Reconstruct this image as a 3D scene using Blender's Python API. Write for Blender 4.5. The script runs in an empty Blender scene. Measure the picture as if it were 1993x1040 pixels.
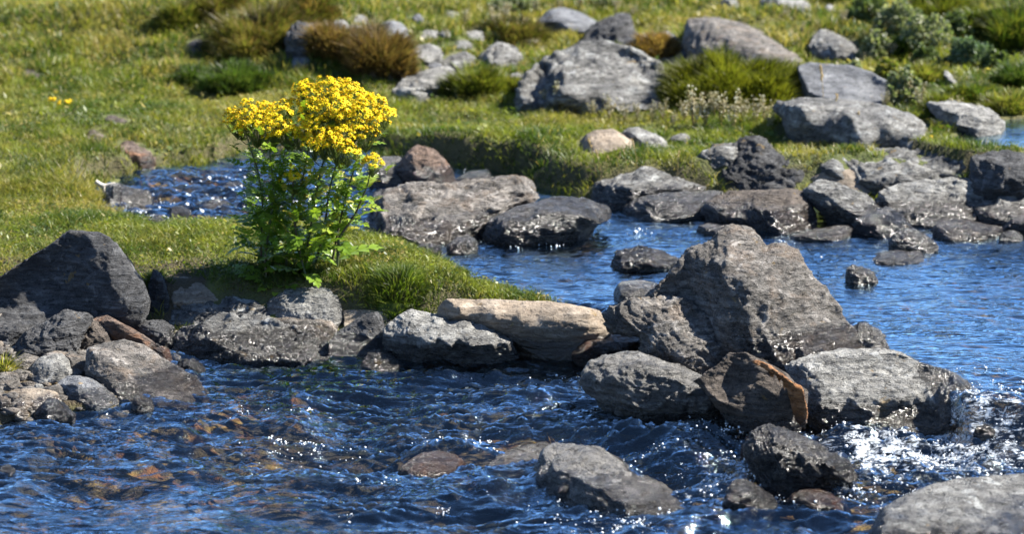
import bpy, math, random
import numpy as np
from mathutils import Vector, Matrix
from mathutils.geometry import delaunay_2d_cdt

# ------------------------------------------------------------------ scene, camera, light
sc = bpy.context.scene
COL = sc.collection
random.seed(7)
RS = np.random.RandomState(7)
W, H = 1993.0, 1040.0
CAM_H, PITCH, HFOV = 2.0, math.radians(13.0), math.radians(20.0)
FPX = (W/2)/math.tan(HFOV/2)
cd = bpy.data.cameras.new('camera')
cam = bpy.data.objects.new('camera', cd); COL.objects.link(cam)
cd.sensor_width = 36.0
cd.angle = HFOV
cd.clip_start = 0.05; cd.clip_end = 2000.0
cam.location = (0, 0, CAM_H)
cam.rotation_euler = (math.radians(90)-PITCH, 0, 0)
cd.dof.use_dof = True
cd.dof.focus_distance = 7.95
cd.dof.aperture_fstop = 3.6
sc.camera = cam

SUN_DIR = Vector((0.71, 0.16, 0.69)).normalized()
SUN_EL = math.asin(SUN_DIR.z); SUN_AZ = math.atan2(SUN_DIR.x, SUN_DIR.y)
world = bpy.data.worlds.new("World"); sc.world = world
world.use_nodes = True
wn = world.node_tree; bg = wn.nodes['Background']
sky = wn.nodes.new('ShaderNodeTexSky'); sky.sky_type = 'NISHITA'; sky.sun_disc = False
sky.sun_elevation = SUN_EL; sky.sun_rotation = SUN_AZ
sky.altitude = 2800; sky.air_density = 1.0; sky.dust_density = 0.1; sky.ozone_density = 3.5
wn.links.new(sky.outputs[0], bg.inputs[0]); bg.inputs[1].default_value = 0.078
sd = bpy.data.lights.new('sun', 'SUN'); sd.energy = 5.0; sd.angle = math.radians(0.5); sd.color = (1.0, 0.95, 0.86)
sun = bpy.data.objects.new('sun', sd); COL.objects.link(sun)
sun.rotation_euler = SUN_DIR.to_track_quat('Z', 'Y').to_euler()
sun.location = (5, 5, 8)
sc.view_settings.view_transform = 'Standard'
sc.view_settings.look = 'None'
sc.view_settings.exposure = 1.78
sc.view_settings.gamma = 1.0
try:
    sc.cycles.use_denoising = True
    sc.cycles.max_bounces = 6
    sc.cycles.transparent_max_bounces = 8
    sc.cycles.caustics_reflective = False
    sc.cycles.caustics_refractive = False
except Exception: pass

# ------------------------------------------------------------------ noise (numpy perlin)
_perm = RS.permutation(256); _perm = np.concatenate([_perm, _perm, _perm])
_g = RS.normal(size=(256, 3)); _g /= np.linalg.norm(_g, axis=1)[:, None]
def perlin(p):
    p = np.asarray(p, dtype=np.float64)
    i = np.floor(p).astype(np.int64); f = p-i; i &= 255
    u = f*f*f*(f*(f*6-15)+10)
    out = 0
    for dx in (0, 1):
        wx = u[:, 0] if dx else 1-u[:, 0]
        for dy in (0, 1):
            wy = u[:, 1] if dy else 1-u[:, 1]
            for dz in (0, 1):
                wz = u[:, 2] if dz else 1-u[:, 2]
                h = _perm[_perm[_perm[(i[:, 0]+dx) & 255]+((i[:, 1]+dy) & 255)]+((i[:, 2]+dz) & 255)]
                g = _g[h]
                out = out + wx*wy*wz*(g[:, 0]*(f[:, 0]-dx)+g[:, 1]*(f[:, 1]-dy)+g[:, 2]*(f[:, 2]-dz))
    return out*1.6
def fbm(p, octv=4, gain=0.5, ridged=False):
    a, s, o = 1.0, 1.0, 0
    for k in range(octv):
        n = perlin(p*s+17.3*k)
        if ridged: n = 0.5-np.abs(n)*2*0.9
        o = o+a*n; a *= gain; s *= 2.03
    return o
def sstep(a, b, x):
    t = np.clip((x-a)/(b-a), 0, 1); return t*t*(3-2*t)
def P3(x, y, z=0.0): return np.stack([x, y, np.zeros_like(x)+z], axis=1)

# ------------------------------------------------------------------ pixel <-> world
CT, ST = math.cos(PITCH), math.sin(PITCH)
def rdir(px, py):
    a = (np.asarray(px, float)-W/2)/FPX; b = (H/2-np.asarray(py, float))/FPX
    return a, CT+b*ST, -ST+b*CT
def PY(px, py, Y):            # point at world distance Y on the line of sight
    a, dy, dz = rdir(px, py); t = Y/dy
    return np.stack([a*t, dy*t, CAM_H+dz*t], axis=-1)
def GZ(px, py, z=0.0):        # plan position on the level z
    a, dy, dz = rdir(px, py); t = (z-CAM_H)/dz
    return np.stack([a*t, dy*t], axis=-1)

# ------------------------------------------------------------------ terrain and water levels
shore = [(-1200,1500),(-1200,860),(-200,830),(0,812),(110,800),(230,782),(300,765),(310,700),(360,676),(520,672),(645,670),
 (740,668),(860,668),(1000,670),(1080,672),(1115,668),(1128,604),(1120,592),(1050,575),(960,548),(870,512),(790,482),(722,462),(690,446),
 (560,437),(430,436),(330,436),(262,428),(240,405),(205,390),(215,368),(300,350),(400,336),(470,318),(560,308),(700,312),(780,330),(890,343),(1010,356),(1060,378),(1150,392),
 (1250,396),(1400,400),(1500,405),(1650,410),(1800,412),(2000,415),(2300,400),(3000,380),(3200,1500)]
SH = np.array([GZ(p[0], p[1], -0.1 if (k < 16 and p[1] > 606) else 0.0) for k, p in enumerate(shore)])
pool2 = [(1855,272),(1885,252),(1925,236),(2060,226),(2300,222),(2500,230),(2500,290),(2200,300),(2010,292),(1910,284)]
P2 = GZ([p[0] for p in pool2], [p[1] for p in pool2], 0.16)
dam = [(-1500,540),(340,540),(740,540),(850,560),(960,582),(1060,590),(1130,590),(1190,606),(1260,628),(1340,665),(1450,695),(1560,705),(1700,712),(1800,742),(1880,790),(1993,796),(2600,780),(3500,770)]
DM = GZ([p[0] for p in dam], [p[1] for p in dam], 0.0)
def sdist(x, y, poly):        # signed distance, + inside
    d = np.full(x.shape, 1e9); ins = np.zeros(x.shape, bool); n = len(poly)
    for i in range(n):
        ax, ay = poly[i]; bx, by = poly[(i+1) % n]
        ex, ey = bx-ax, by-ay; wx, wy = x-ax, y-ay
        t = np.clip((wx*ex+wy*ey)/(ex*ex+ey*ey+1e-12), 0, 1)
        d = np.minimum(d, (wx-t*ex)**2+(wy-t*ey)**2)
        c = ((ay > y) != (by > y)) & (x < (bx-ax)*(y-ay)/((by-ay) if abs(by-ay) > 1e-9 else 1e-9)+ax)
        ins ^= c
    d = np.sqrt(d); return np.where(ins, d, -d)
def front_of_dam(x, y):       # + downstream (towards the camera)
    yd = np.interp(x, DM[:, 0], DM[:, 1]); return yd-y
LEDGES = []
for pts_, dz_, w_ in [([(330,812),(480,826),(560,838),(700,846),(820,852),(960,846),(1100,862),(1240,868),(1350,885)], .034, .028), ([(40,930),(130,926),(220,938),(330,930),(400,918)], .018, .022),
    ([(430,985),(520,978),(620,992),(760,986),(900,978),(1040,985)], .018, .025), ([(700,735),(800,745),(900,738),(1040,745)], .012, .02), ([(560,775),(660,770),(760,783),(900,778),(1000,790)], .014, .02), ([(1180,850),(1290,835),(1400,845)], .02, .03)]:
    g_ = GZ([q[0] for q in pts_], [q[1] for q in pts_], -.11); LEDGES.append((g_[:, 0], g_[:, 1], dz_, w_))
def water_level(x, y):
    fd = front_of_dam(x, y)
    z = -0.10*sstep(-0.02, 0.13, fd)-0.03*sstep(0.3, 2.0, fd)
    for LX, LY, dz, w in LEDGES:
        dd = np.interp(x, LX, LY, left=-9, right=-9)-y; z = z-dz*sstep(-w, w, dd)*(1-sstep(.08, .55, dd))*sstep(LX[0], LX[0]+.15, x)*sstep(LX[-1], LX[-1]-.15, x)
    z = z+0.03*sstep(9.15, 9.9, y)*sstep(0.25, -0.25, x)
    return z
banks = [(60,760,.9,-.07),(250,740,.9,-.07),(150,680,.9,-.04),(150,500,.35,.06),(450,620,.38,.03),(700,620,.38,.03),(950,610,.3,.02),(450,520,.16,.055),(800,560,.16,.06),(1080,590,.12,.045),(350,430,.12,.02),(200,300,.30,.12),(300,340,.10,.07),(400,320,.08,.07),(560,290,.06,.11),
 (800,300,.13,.07),(900,330,.09,.10),(990,340,.09,.09),(1100,370,.12,.09),(1300,370,.15,.10),(1500,360,.3,.12),(1800,380,.3,.12),(2000,400,.3,.12)]
BK = GZ([b[0] for b in banks], [b[1] for b in banks], 0.0)
bumps = [(900,235,.55,.28,.05),(1300,300,.7,.10,.04),(1250,322,.5,.12,.05),(1480,270,.4,.12,.04),(500,40,.9,.6,.12),(620,80,.5,.5,.10),(730,110,.4,.35,.05),
 (300,250,.6,.3,.03),(100,270,.5,.3,.03),(1400,150,.5,.3,.05),(1820,60,1.2,.8,.15),(1950,150,.6,.4,.08),(60,200,.8,.3,.03),(200,60,.9,.7,.08),(1980,190,.5,.2,.05)]
def terrain(x, y, full=False):
    shp = x.shape; x = x.ravel(); y = y.ravel()
    s1 = sdist(x, y, SH); s2 = sdist(x, y, P2); lev = water_level(x, y)
    wob = 0.035*fbm(P3(x*7, y*7, 3.1), 3)
    s = s1+wob
    wsum = 0; bw = 0; hb = 0
    for (bx, by), b in zip(BK, banks):
        w = 1.0/((x-bx)**2+(y-by)**2*0.6+0.01)**2
        wsum = wsum+w; bw = bw+w*b[2]; hb = hb+w*b[3]
    bw /= wsum; hb /= wsum
    t = np.clip(-s/bw, 0, 1); prof = t*t*(3-2*t)
    lump = fbm(P3(x*1.7, y*1.7, 0.5), 4)
    far = sstep(10.2, 12.0, y)
    base = -.09*sstep(8.6, 8.25, y)
    z = base+(hb-base)*prof+(0.012+0.03*far)*lump*prof+.045*far*np.clip(fbm(P3(x*3.2, y*3.2, 8.), 3), -.25, 1)*prof
    z = z+0.010*fbm(P3(x*9, y*9, 9.0), 3)*prof
    z = z+np.where(y > 11.2, 0.035*(np.minimum(y, 12.6)-11.2), 0)+np.where(y > 12.6, 0.085*(np.minimum(y, 60)-12.6), 0)+np.where(y > 60, 0.03*(y-60), 0)
    z = z-np.where(y > 16, 0, 0)+0.25*fbm(P3(x*.18, y*.18, 5.), 3)*sstep(13, 22, y)
    for (bx, by, rx, ry, hh) in bumps:
        c = GZ(bx, by, 0.2)
        z = z+hh*np.exp(-(((x-c[0])/rx)**2+((y-c[1])/ry)**2))*prof
    z = np.where(y < 4.5, z+0.06*(4.5-y), z)
    bed = lev-0.015-np.clip(s, 0, 0.25)*0.42+0.022*fbm(P3(x*6, y*6, 2.), 3)*sstep(0, 0.1, s)
    land = np.maximum(z, lev+0.012-0.02*(1-t))
    z = np.where(s > 0, bed, land*sstep(0, .02, -s)+(lev-0.015)*(1-sstep(0, .02, -s)))
    # far pool
    k = sstep(-0.08, 0.03, s2)
    z = z*(1-k)+(0.16-0.08*sstep(0, .15, s2)-0.01)*k
    z = np.where((s2 <= 0) & (s2 > -0.16) & (s1 < -.05), np.maximum(z, .168), z)
    if full: return z.reshape(shp), s.reshape(shp), s2.reshape(shp)
    return z.reshape(shp)
def spaced(lo, a, b, hi, fine, growth=1.16):
    mid = list(np.arange(a, b+1e-6, fine)); out = []; st = fine; v = a
    while v > lo: st *= growth; v -= st; out.append(max(v, lo))
    out = out[::-1]; v = b; st = fine; up = []
    while v < hi: st *= growth; v += st; up.append(min(v, hi))
    return np.array(out+mid+up)
GX = spaced(-400, -2.6, 2.8, 400, 0.018); GY = spaced(-60, 5.4, 14.2, 900, 0.018)
XX, YY = np.meshgrid(GX, GY)
TZ, TS, TS2 = terrain(XX, YY, True)
WLEV = water_level(XX.ravel(), YY.ravel()).reshape(XX.shape)
SURF = np.where(TS > 0, np.maximum(TZ, WLEV), TZ); SURF = np.where(TS2 > 0, np.maximum(SURF, 0.16), SURF)
def bilin(A, x, y):
    x = np.asarray(x, float); y = np.asarray(y, float)
    i = np.clip(np.searchsorted(GX, x)-1, 0, len(GX)-2); j = np.clip(np.searchsorted(GY, y)-1, 0, len(GY)-2)
    u = np.clip((x-GX[i])/(GX[i+1]-GX[i]), 0, 1); v = np.clip((y-GY[j])/(GY[j+1]-GY[j]), 0, 1)
    return (A[j, i]*(1-u)+A[j, i+1]*u)*(1-v)+(A[j+1, i]*(1-u)+A[j+1, i+1]*u)*v
_ys = np.arange(4.6, 40, 0.006)
def hit(px, py):              # world Y where the line of sight meets ground or water
    p = PY(np.full(len(_ys), float(px)), np.full(len(_ys), float(py)), _ys)
    k = np.argmax(p[:, 2] < bilin(SURF, p[:, 0], p[:, 1]))
    return float(_ys[k]) if k > 0 else 14.0

# ------------------------------------------------------------------ object helpers
def tag(o, label=None, cat=None, group=None, kind=None):
    if label: o['label'] = label
    if cat: o['category'] = cat
    if group: o['group'] = group
    if kind: o['kind'] = kind
    return o
def np_mesh(name, verts, faces, mat=None, parent=None, smooth=True, colors=None, attrs=None, mats=None, midx=None):
    """faces: array (n,3)/(n,4) or list of such arrays"""
    me = bpy.data.meshes.new(name)
    if not isinstance(faces, list): faces = [faces]
    faces = [np.asarray(f, dtype=np.int32) for f in faces if len(f)]
    nl = sum(f.size for f in faces); nf = sum(len(f) for f in faces)
    me.vertices.add(len(verts)); me.vertices.foreach_set('co', np.asarray(verts, dtype=np.float32).ravel())
    me.loops.add(nl); me.loops.foreach_set('vertex_index', np.concatenate([f.ravel() for f in faces]))
    me.polygons.add(nf)
    tot = np.concatenate([np.full(len(f), f.shape[1], dtype=np.int32) for f in faces])
    me.polygons.foreach_set('loop_start', np.concatenate([[0], np.cumsum(tot)[:-1]]).astype(np.int32))
    me.polygons.foreach_set('loop_total', tot)
    if smooth: me.polygons.foreach_set('use_smooth', np.ones(nf, dtype=bool))
    if midx is not None: me.polygons.foreach_set('material_index', np.asarray(midx, dtype=np.int32))
    me.update(calc_edges=True); me.validate()
    if colors is not None:
        a = me.attributes.new('col', 'FLOAT_COLOR', 'POINT')
        c = np.ones((len(verts), 4), dtype=np.float32); c[:, :3] = colors; a.data.foreach_set('color', c.ravel())
    if attrs:
        for k, v in attrs.items():
            a = me.attributes.new(k, 'FLOAT', 'POINT'); a.data.foreach_set('value', np.asarray(v, dtype=np.float32))
    for m in (mats or ([mat] if mat else [])): me.materials.append(m)
    o = bpy.data.objects.new(name, me); COL.objects.link(o)
    if parent is not None: o.parent = parent
    return o
def empty(name, loc):
    o = bpy.data.objects.new(name, None); COL.objects.link(o); o.location = loc; o.empty_display_size = 0.05; return o
def grid_faces(nx, ny):
    a = np.arange(nx*ny).reshape(ny, nx)
    return np.stack([a[:-1, :-1].ravel(), a[:-1, 1:].ravel(), a[1:, 1:].ravel(), a[1:, :-1].ravel()], axis=1)

# ------------------------------------------------------------------ materials
class NT:
    def __init__(s, name):
        s.m = bpy.data.materials.new(name); s.m.use_nodes = True; s.t = s.m.node_tree
        for n in list(s.t.nodes): s.t.nodes.remove(n)
        s.out = s.n('ShaderNodeOutputMaterial')
    def n(s, typ, **kw):
        nd = s.t.nodes.new(typ)
        for k, v in kw.items(): setattr(nd, k, v)
        return nd
    def set(s, sock, v):
        if isinstance(v, bpy.types.NodeSocket): s.t.links.new(v, sock)
        elif isinstance(v, (tuple, list)) and len(v) == 3 and sock.type == 'RGBA': sock.default_value = (*v, 1)
        else: sock.default_value = v
    def math(s, op, a, b=None, clamp=False):
        nd = s.n('ShaderNodeMath', operation=op, use_clamp=clamp); s.set(nd.inputs[0], a)
        if b is not None: s.set(nd.inputs[1], b)
        return nd.outputs[0]
    def mix(s, f, a, b, blend='MIX'):
        nd = s.n('ShaderNodeMix', data_type='RGBA', blend_type=blend); s.set(nd.inputs[0], f); s.set(nd.inputs[6], a); s.set(nd.inputs[7], b); return nd.outputs[2]
    def ramp(s, v, lo, hi, a=0.0, b=1.0):
        nd = s.n('ShaderNodeMapRange', clamp=True); s.set(nd.inputs[0], v); s.set(nd.inputs[1], lo); s.set(nd.inputs[2], hi); s.set(nd.inputs[3], a); s.set(nd.inputs[4], b); return nd.outputs[0]
    def noise(s, vec, scale, detail=4, rough=0.55, dist=0.0, ntype='FBM'):
        nd = s.n('ShaderNodeTexNoise'); nd.noise_type = ntype
        s.set(nd.inputs['Vector'], vec); s.set(nd.inputs['Scale'], scale); s.set(nd.inputs['Detail'], detail); s.set(nd.inputs['Roughness'], rough); s.set(nd.inputs['Distortion'], dist)
        return nd.outputs[0]
    def voro(s, vec, scale, feature='F1'):
        nd = s.n('ShaderNodeTexVoronoi', feature=feature); s.set(nd.inputs['Vector'], vec); s.set(nd.inputs['Scale'], scale); return nd.outputs['Distance']
    def attr(s, name, col=False):
        nd = s.n('ShaderNodeAttribute', attribute_name=name); return nd.outputs['Color' if col else 'Fac']
    def mapv(s, vec, scale=(1, 1, 1), loc=(0, 0, 0), rot=(0, 0, 0)):
        nd = s.n('ShaderNodeMapping'); s.set(nd.inputs[0], vec); s.set(nd.inputs[1], loc); s.set(nd.inputs[2], rot); s.set(nd.inputs[3], scale); return nd.outputs[0]
    def bump(s, h, strength, dist, normal=None):
        nd = s.n('ShaderNodeBump'); s.set(nd.inputs['Strength'], strength); s.set(nd.inputs['Distance'], dist); s.set(nd.inputs['Height'], h)
        if normal is not None: s.set(nd.inputs['Normal'], normal)
        return nd.outputs[0]
    def bsdf(s, **kw):
        nd = s.n('ShaderNodeBsdfPrincipled')
        for k, v in kw.items(): s.set(nd.inputs[k.replace('_', ' ')], v)
        return nd.outputs[0]
    def fin(s, sh, vol=None): s.t.links.new(sh, s.out.inputs[0]); return s.m

def rock_material(name, a, b, dark, lichen=(0.42, 0.43, 0.42), lich=0.5, stain=None, stain_amt=0.0, rough=0.85, wet=0.0, streak=(.75, .75, 1.7), bump=1.0):
    t = NT(name)
    tc = t.n('ShaderNodeTexCoord').outputs['Object']
    ob = t.n('ShaderNodeObjectInfo').outputs['Random']
    off = t.n('ShaderNodeCombineXYZ'); 
    for k in range(3): t.set(off.inputs[k], t.math('MULTIPLY', ob, 23.0+k*11))
    v = t.n('ShaderNodeVectorMath', operation='ADD'); t.set(v.inputs[0], tc); t.set(v.inputs[1], off.outputs[0]); vec = v.outputs[0]
    rt = t.n('ShaderNodeCombineXYZ'); t.set(rt.inputs[0], t.math('MULTIPLY', t.math('SUBTRACT', ob, .5), 1.6)); t.set(rt.inputs[1], t.math('SUBTRACT', t.math('FRACT', t.math('MULTIPLY', ob, 7.3)), .42)); t.set(rt.inputs[2], t.math('MULTIPLY', ob, 5.0))
    vs = t.mapv(vec, scale=streak, rot=rt.outputs[0])
    big = t.noise(vec, 9, 5, 0.6); mid = t.noise(vs, 34, 7, 0.66); fine = t.noise(vec, 260, 5, 0.7); grain = t.voro(vec, 520)
    c = t.mix(t.ramp(big, .38, .62), a, b)
    c = t.mix(t.ramp(mid, .50, .70, 0, .75), c, dark)
    c = t.mix(t.ramp(mid, .47, .30, 0, lich), c, lichen)
    c = t.mix(t.ramp(fine, .52, .68, 0, .55), c, tuple(x*.35 for x in dark))
    bed = t.noise(t.mapv(vec, scale=(.3, .38, 2.6), rot=rt.outputs[0]), 30, 6, .68, .3); c = t.mix(t.ramp(bed, .53, .63, 0, .52), c, tuple(x*.7 for x in dark)); c = t.mix(t.ramp(bed, .46, .36, 0, .3), c, lichen)
    blot = t.noise(vec, 5, 4, .6, .5); c = t.mix(t.ramp(blot, .48, .64, 0, .55), c, tuple((x+y)*.36 for x, y in zip(b, dark)))
    pit = t.noise(vs, 62, 3, .6, .4); c = t.mix(t.ramp(pit, .56, .66, 0, .7), c, tuple(x*.5 for x in dark))
    c = t.mix(t.ramp(fine, .44, .30, 0, .45*lich+.12), c, tuple(min(1, x*1.5) for x in lichen))
    c = t.mix(t.ramp(grain, .25, .05, 0, .18), c, (0.5, 0.5, 0.48))
    if stain:
        st = t.noise(vec, 13, 4, .6, .6)
        c = t.mix(t.ramp(st, .52, .66, 0, stain_amt), c, stain)
    lp = t.noise(vec, 17, 5, .55, .7); c = t.mix(t.ramp(lp, .62, .66, 0, .55*min(1, lich*1.5)), c, tuple(min(.55, x*1.15) for x in lichen))
    lo = t.noise(t.mapv(vec, loc=(3, 7, 1)), 21, 4, .6, .5); c = t.mix(t.ramp(lo, .66, .70, 0, .6), c, (.26, .17, .06))
    vm = t.noise(vec, 26, 2, .5, 1.2); vein = t.math('ABSOLUTE', t.math('SUBTRACT', vm, .5))
    crack = t.ramp(vein, 0.0, .011, 1, 0)
    ck = t.math('MULTIPLY', crack, t.ramp(t.noise(vec, 8, 1), .5, .6))
    c = t.mix(t.math('MULTIPLY', ck, .75), c, tuple(x*.2 for x in dark))
    w = t.attr('wet'); wf = t.math('MAXIMUM', t.ramp(t.math('ADD', w, t.math('MULTIPLY', t.math('SUBTRACT', mid, .5), .7)), .28, .5), wet)
    alg = t.attr('algae')
    c = t.mix(t.ramp(t.math('MULTIPLY', alg, t.noise(vec, 60, 4, .7)), .3, .55, 0, .8), c, (0.10, 0.055, 0.012))
    cw = t.mix(wf, c, t.mix(1.0, c, (0.32, 0.30, 0.28), 'MULTIPLY'))
    h = t.math('ADD', t.math('MULTIPLY', t.noise(vs, 70, 8, .72), 1.0), t.math('MULTIPLY', fine, .45))
    h = t.math('SUBTRACT', h, t.math('MULTIPLY', ck, .5))
    h = t.math('SUBTRACT', h, t.math('ADD', t.math('MULTIPLY', t.ramp(pit, .54, .66), .4), t.math('MULTIPLY', t.ramp(bed, .50, .60), .45)))
    bp = t.bump(h, 1.0*bump, .013)
    sh = t.bsdf(Base_Color=cw, Roughness=t.math('ADD', t.math('MULTIPLY', wf, .17-rough), rough), Normal=bp, Specular_IOR_Level=t.math('ADD', .3, t.math('MULTIPLY', wf, .5)))
    return t.fin(sh)
G = lambda v, k=1.0: (v*1.0*k, v*.985*k, v*.95*k)
RM = {
 'grey':  rock_material('grey_stone', (.225,.218,.202), (.15,.147,.142), (.04,.04,.042), lich=.65),
 'light': rock_material('pale_grey_stone', (.34,.33,.305), (.24,.235,.22), (.06,.06,.062), lichen=(.46,.46,.45), lich=.6),
 'dark':  rock_material('dark_grey_stone', (.085,.084,.086), (.062,.063,.067), (.025,.025,.027), lichen=(.20,.20,.205), lich=.45),
 'slate': rock_material('blue_grey_stone', (.17,.175,.185), (.12,.124,.135), (.07,.072,.08), lichen=(.32,.33,.34), lich=.35, bump=.7),
 'tan':   rock_material('tan_stone', (.26,.205,.15), (.20,.165,.128), (.15,.115,.085), lichen=(.46,.40,.33), lich=.3, bump=.55),
 'warm':  rock_material('warm_grey_stone', (.205,.182,.16), (.145,.134,.122), (.045,.041,.038), lichen=(.42,.39,.36), lich=.6, stain=(.24,.16,.10), stain_amt=.3),
 'rust':  rock_material('rusty_brown_stone', (.20,.135,.10), (.15,.11,.09), (.06,.04,.032), lichen=(.33,.27,.23), lich=.35, stain=(.32,.15,.07), stain_amt=.6),
 'brown': rock_material('brown_stone', (.13,.105,.085), (.10,.082,.068), (.04,.032,.028), lichen=(.25,.21,.18), lich=.4),
 'wet':   rock_material('wet_dark_stone', (.12,.11,.10), (.085,.08,.075), (.03,.028,.025), lichen=(.25,.24,.22), lich=.4, wet=.85, rough=.8),
 'wetrust': rock_material('wet_rusty_stone', (.14,.08,.045), (.10,.06,.04), (.03,.02,.015), lichen=(.22,.17,.13), lich=.3, wet=.9, stain=(.25,.09,.03), stain_amt=.8),
 'orange': rock_material('orange_weathered_stone', (.42,.19,.07), (.30,.13,.05), (.10,.05,.03), lichen=(.5,.36,.25), lich=.3),
 'wetlight': rock_material('wet_pale_stone', (.33,.32,.295), (.19,.18,.165), (.06,.055,.05), lichen=(.46,.45,.42), lich=.6, wet=.6),
}

def turf_material():
    t = NT('turf_soil'); g = t.n('ShaderNodeNewGeometry').outputs['Position']
    n1 = t.noise(g, 2.2, 5, .6); n2 = t.noise(g, 16, 5, .65); n3 = t.noise(g, 120, 3, .6)
    c = t.mix(t.ramp(n1, .42, .6), (.075,.095,.018), (.14,.13,.035))
    c = t.mix(t.ramp(n2, .45, .68, 0, .7), c, (.045,.05,.014))
    c = t.mix(t.ramp(n3, .5, .7, 0, .5), c, (.11,.085,.04))
    bed = t.attr('bed'); soil = t.attr('soil')
    c = t.mix(soil, c, t.mix(n2, (.03,.02,.012), (.075,.05,.03)))
    vb = t.voro(t.mapv(g, scale=(1, .8, 1)), 17); vb2 = t.voro(g, 45)
    bc = t.mix(t.ramp(vb, .15, .55), (.30,.21,.06), (.045,.035,.018))
    bc = t.mix(t.ramp(n2, .5, .62, 0, .8), bc, (.20,.085,.035))
    bc = t.mix(t.ramp(vb2, .3, .1, 0, .5), bc, (.32,.27,.17))
    bc = t.mix(t.ramp(n1, .46, .56, 0, .85), bc, (.022,.024,.022))
    c = t.mix(bed, c, bc)
    return t.fin(t.bsdf(Base_Color=c, Roughness=.95, Normal=t.bump(t.math('ADD', n3, n2), .8, .02)))
def blade_material(name, trans=0.45, rough=.5, spec=.35):
    t = NT(name); c = t.attr('col', True)
    p = t.bsdf(Base_Color=c, Roughness=rough, Specular_IOR_Level=spec)
    tr = t.n('ShaderNodeBsdfTranslucent'); t.set(tr.inputs[0], t.mix(1.0, c, (1.0, 1.05, .55), 'MULTIPLY'))
    m = t.n('ShaderNodeMixShader'); t.set(m.inputs[0], trans); t.set(m.inputs[1], p); t.set(m.inputs[2], tr.outputs[0])
    return t.fin(m.outputs[0])
def water_material():
    t = NT('stream_water'); g = t.n('ShaderNodeNewGeometry').outputs['Position']
    turb = t.attr('turb'); foam = t.attr('foam')
    g1 = t.mapv(g, scale=(.36, 1, 1), rot=(0, 0, .22))
    a = t.noise(g1, 21, 3, .5, .45); b = t.noise(g1, 62, 3, .55, .6); r = t.noise(t.mapv(g, scale=(.8, 1, 1)), 190, 3, .6, .6)
    ra = t.math('ABSOLUTE', t.math('SUBTRACT', a, .5)); rb = t.math('ABSOLUTE', t.math('SUBTRACT', b, .5))
    h = t.math('SUBTRACT', t.math('ADD', t.math('MULTIPLY', a, .8), t.math('MULTIPLY', b, .28)), t.math('ADD', t.math('MULTIPLY', ra, 1.5), t.math('MULTIPLY', rb, .42)))
    calm = t.ramp(t.noise(t.mapv(g, scale=(.5, 1, 1), rot=(0, 0, .35)), 4.5, 3, .6, .8), .38, .62, .22, 1.1)
    n1 = t.bump(h, t.math('MULTIPLY', calm, t.math('ADD', .45, t.math('MULTIPLY', turb, .38))), .026)
    n2 = t.bump(r, t.math('MULTIPLY', calm, t.math('ADD', .08, t.math('MULTIPLY', turb, .28))), .005, n1)
    fr = t.n('ShaderNodeFresnel'); t.set(fr.inputs[0], 1.42); t.set(fr.inputs[1], n2)
    gl = t.n('ShaderNodeBsdfGlossy'); t.set(gl.inputs[0], (.70, .88, 1.0)); t.set(gl.inputs[1], .05); t.set(gl.inputs['Normal'], n2)
    tr = t.n('ShaderNodeBsdfTransparent'); t.set(tr.inputs[0], (.80, .78, .70))
    m = t.n('ShaderNodeMixShader'); t.set(m.inputs[0], t.math('MULTIPLY', fr.outputs[0], 2.5, True)); t.set(m.inputs[1], tr.outputs[0]); t.set(m.inputs[2], gl.outputs[0])
    fo = t.bsdf(Base_Color=(.52, .56, .60), Roughness=.35, Specular_IOR_Level=.5, Normal=n2)
    fn = t.noise(g1, 85, 6, .75, 1.2); fn2 = t.noise(g, 30, 3, .6)
    ff = t.ramp(t.math('ADD', t.math('MULTIPLY', foam, 1.0), t.math('ADD', t.math('MULTIPLY', t.math('SUBTRACT', fn, .5), 3.6), t.math('MULTIPLY', t.math('SUBTRACT', fn2, .5), 1.6))), .60, 1.05)
    ff = t.math('MULTIPLY', ff, t.ramp(foam, .02, .15))
    m2 = t.n('ShaderNodeMixShader'); t.set(m2.inputs[0], ff); t.set(m2.inputs[1], m.outputs[0]); t.set(m2.inputs[2], fo)
    return t.fin(m2.outputs[0])
def simple(name, col, rough=.6, spec=.3, trans=0.0, var=None, emis=None):
    t = NT(name)
    c = col
    if var:
        g = t.n('ShaderNodeTexCoord').outputs['Object']; c = t.mix(t.ramp(t.noise(g, var[1], 4, .6), .35, .65), col, var[0])
    p = t.bsdf(Base_Color=c, Roughness=rough, Specular_IOR_Level=spec)
    if trans:
        tr = t.n('ShaderNodeBsdfTranslucent'); t.set(tr.inputs[0], c)
        m = t.n('ShaderNodeMixShader'); t.set(m.inputs[0], trans); t.set(m.inputs[1], p); t.set(m.inputs[2], tr.outputs[0]); p = m.outputs[0]
    return t.fin(p)
M_TURF = turf_material(); M_BLADE = blade_material('grass_blade', .5, .42, .35); M_WATER = water_material()
M_DRY = blade_material('dry_stalk', .3, .7, .2)

# ------------------------------------------------------------------ setting: ground and water
bedf = sstep(-0.005, 0.02, TS); bedf = np.maximum(bedf, sstep(-0.01, 0.02, TS2))
gy, gx = np.gradient(TZ, GY, GX); slope = np.hypot(gx, gy)
soil = sstep(.55, 1.2, slope)*(TS < 0.0)
soil = soil*.6
soil = np.maximum(soil, (sstep(.1, -.05, front_of_dam(XX.ravel(), YY.ravel()).reshape(XX.shape)*-1)*(TS < 0)*(XX < -.9))*.9)
ground = np_mesh('ground', np.stack([XX.ravel(), YY.ravel(), TZ.ravel()], axis=1), grid_faces(len(GX), len(GY)), M_TURF,
                 attrs={'bed': bedf.ravel(), 'soil': soil.ravel()})
tag(ground, kind='structure')

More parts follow.
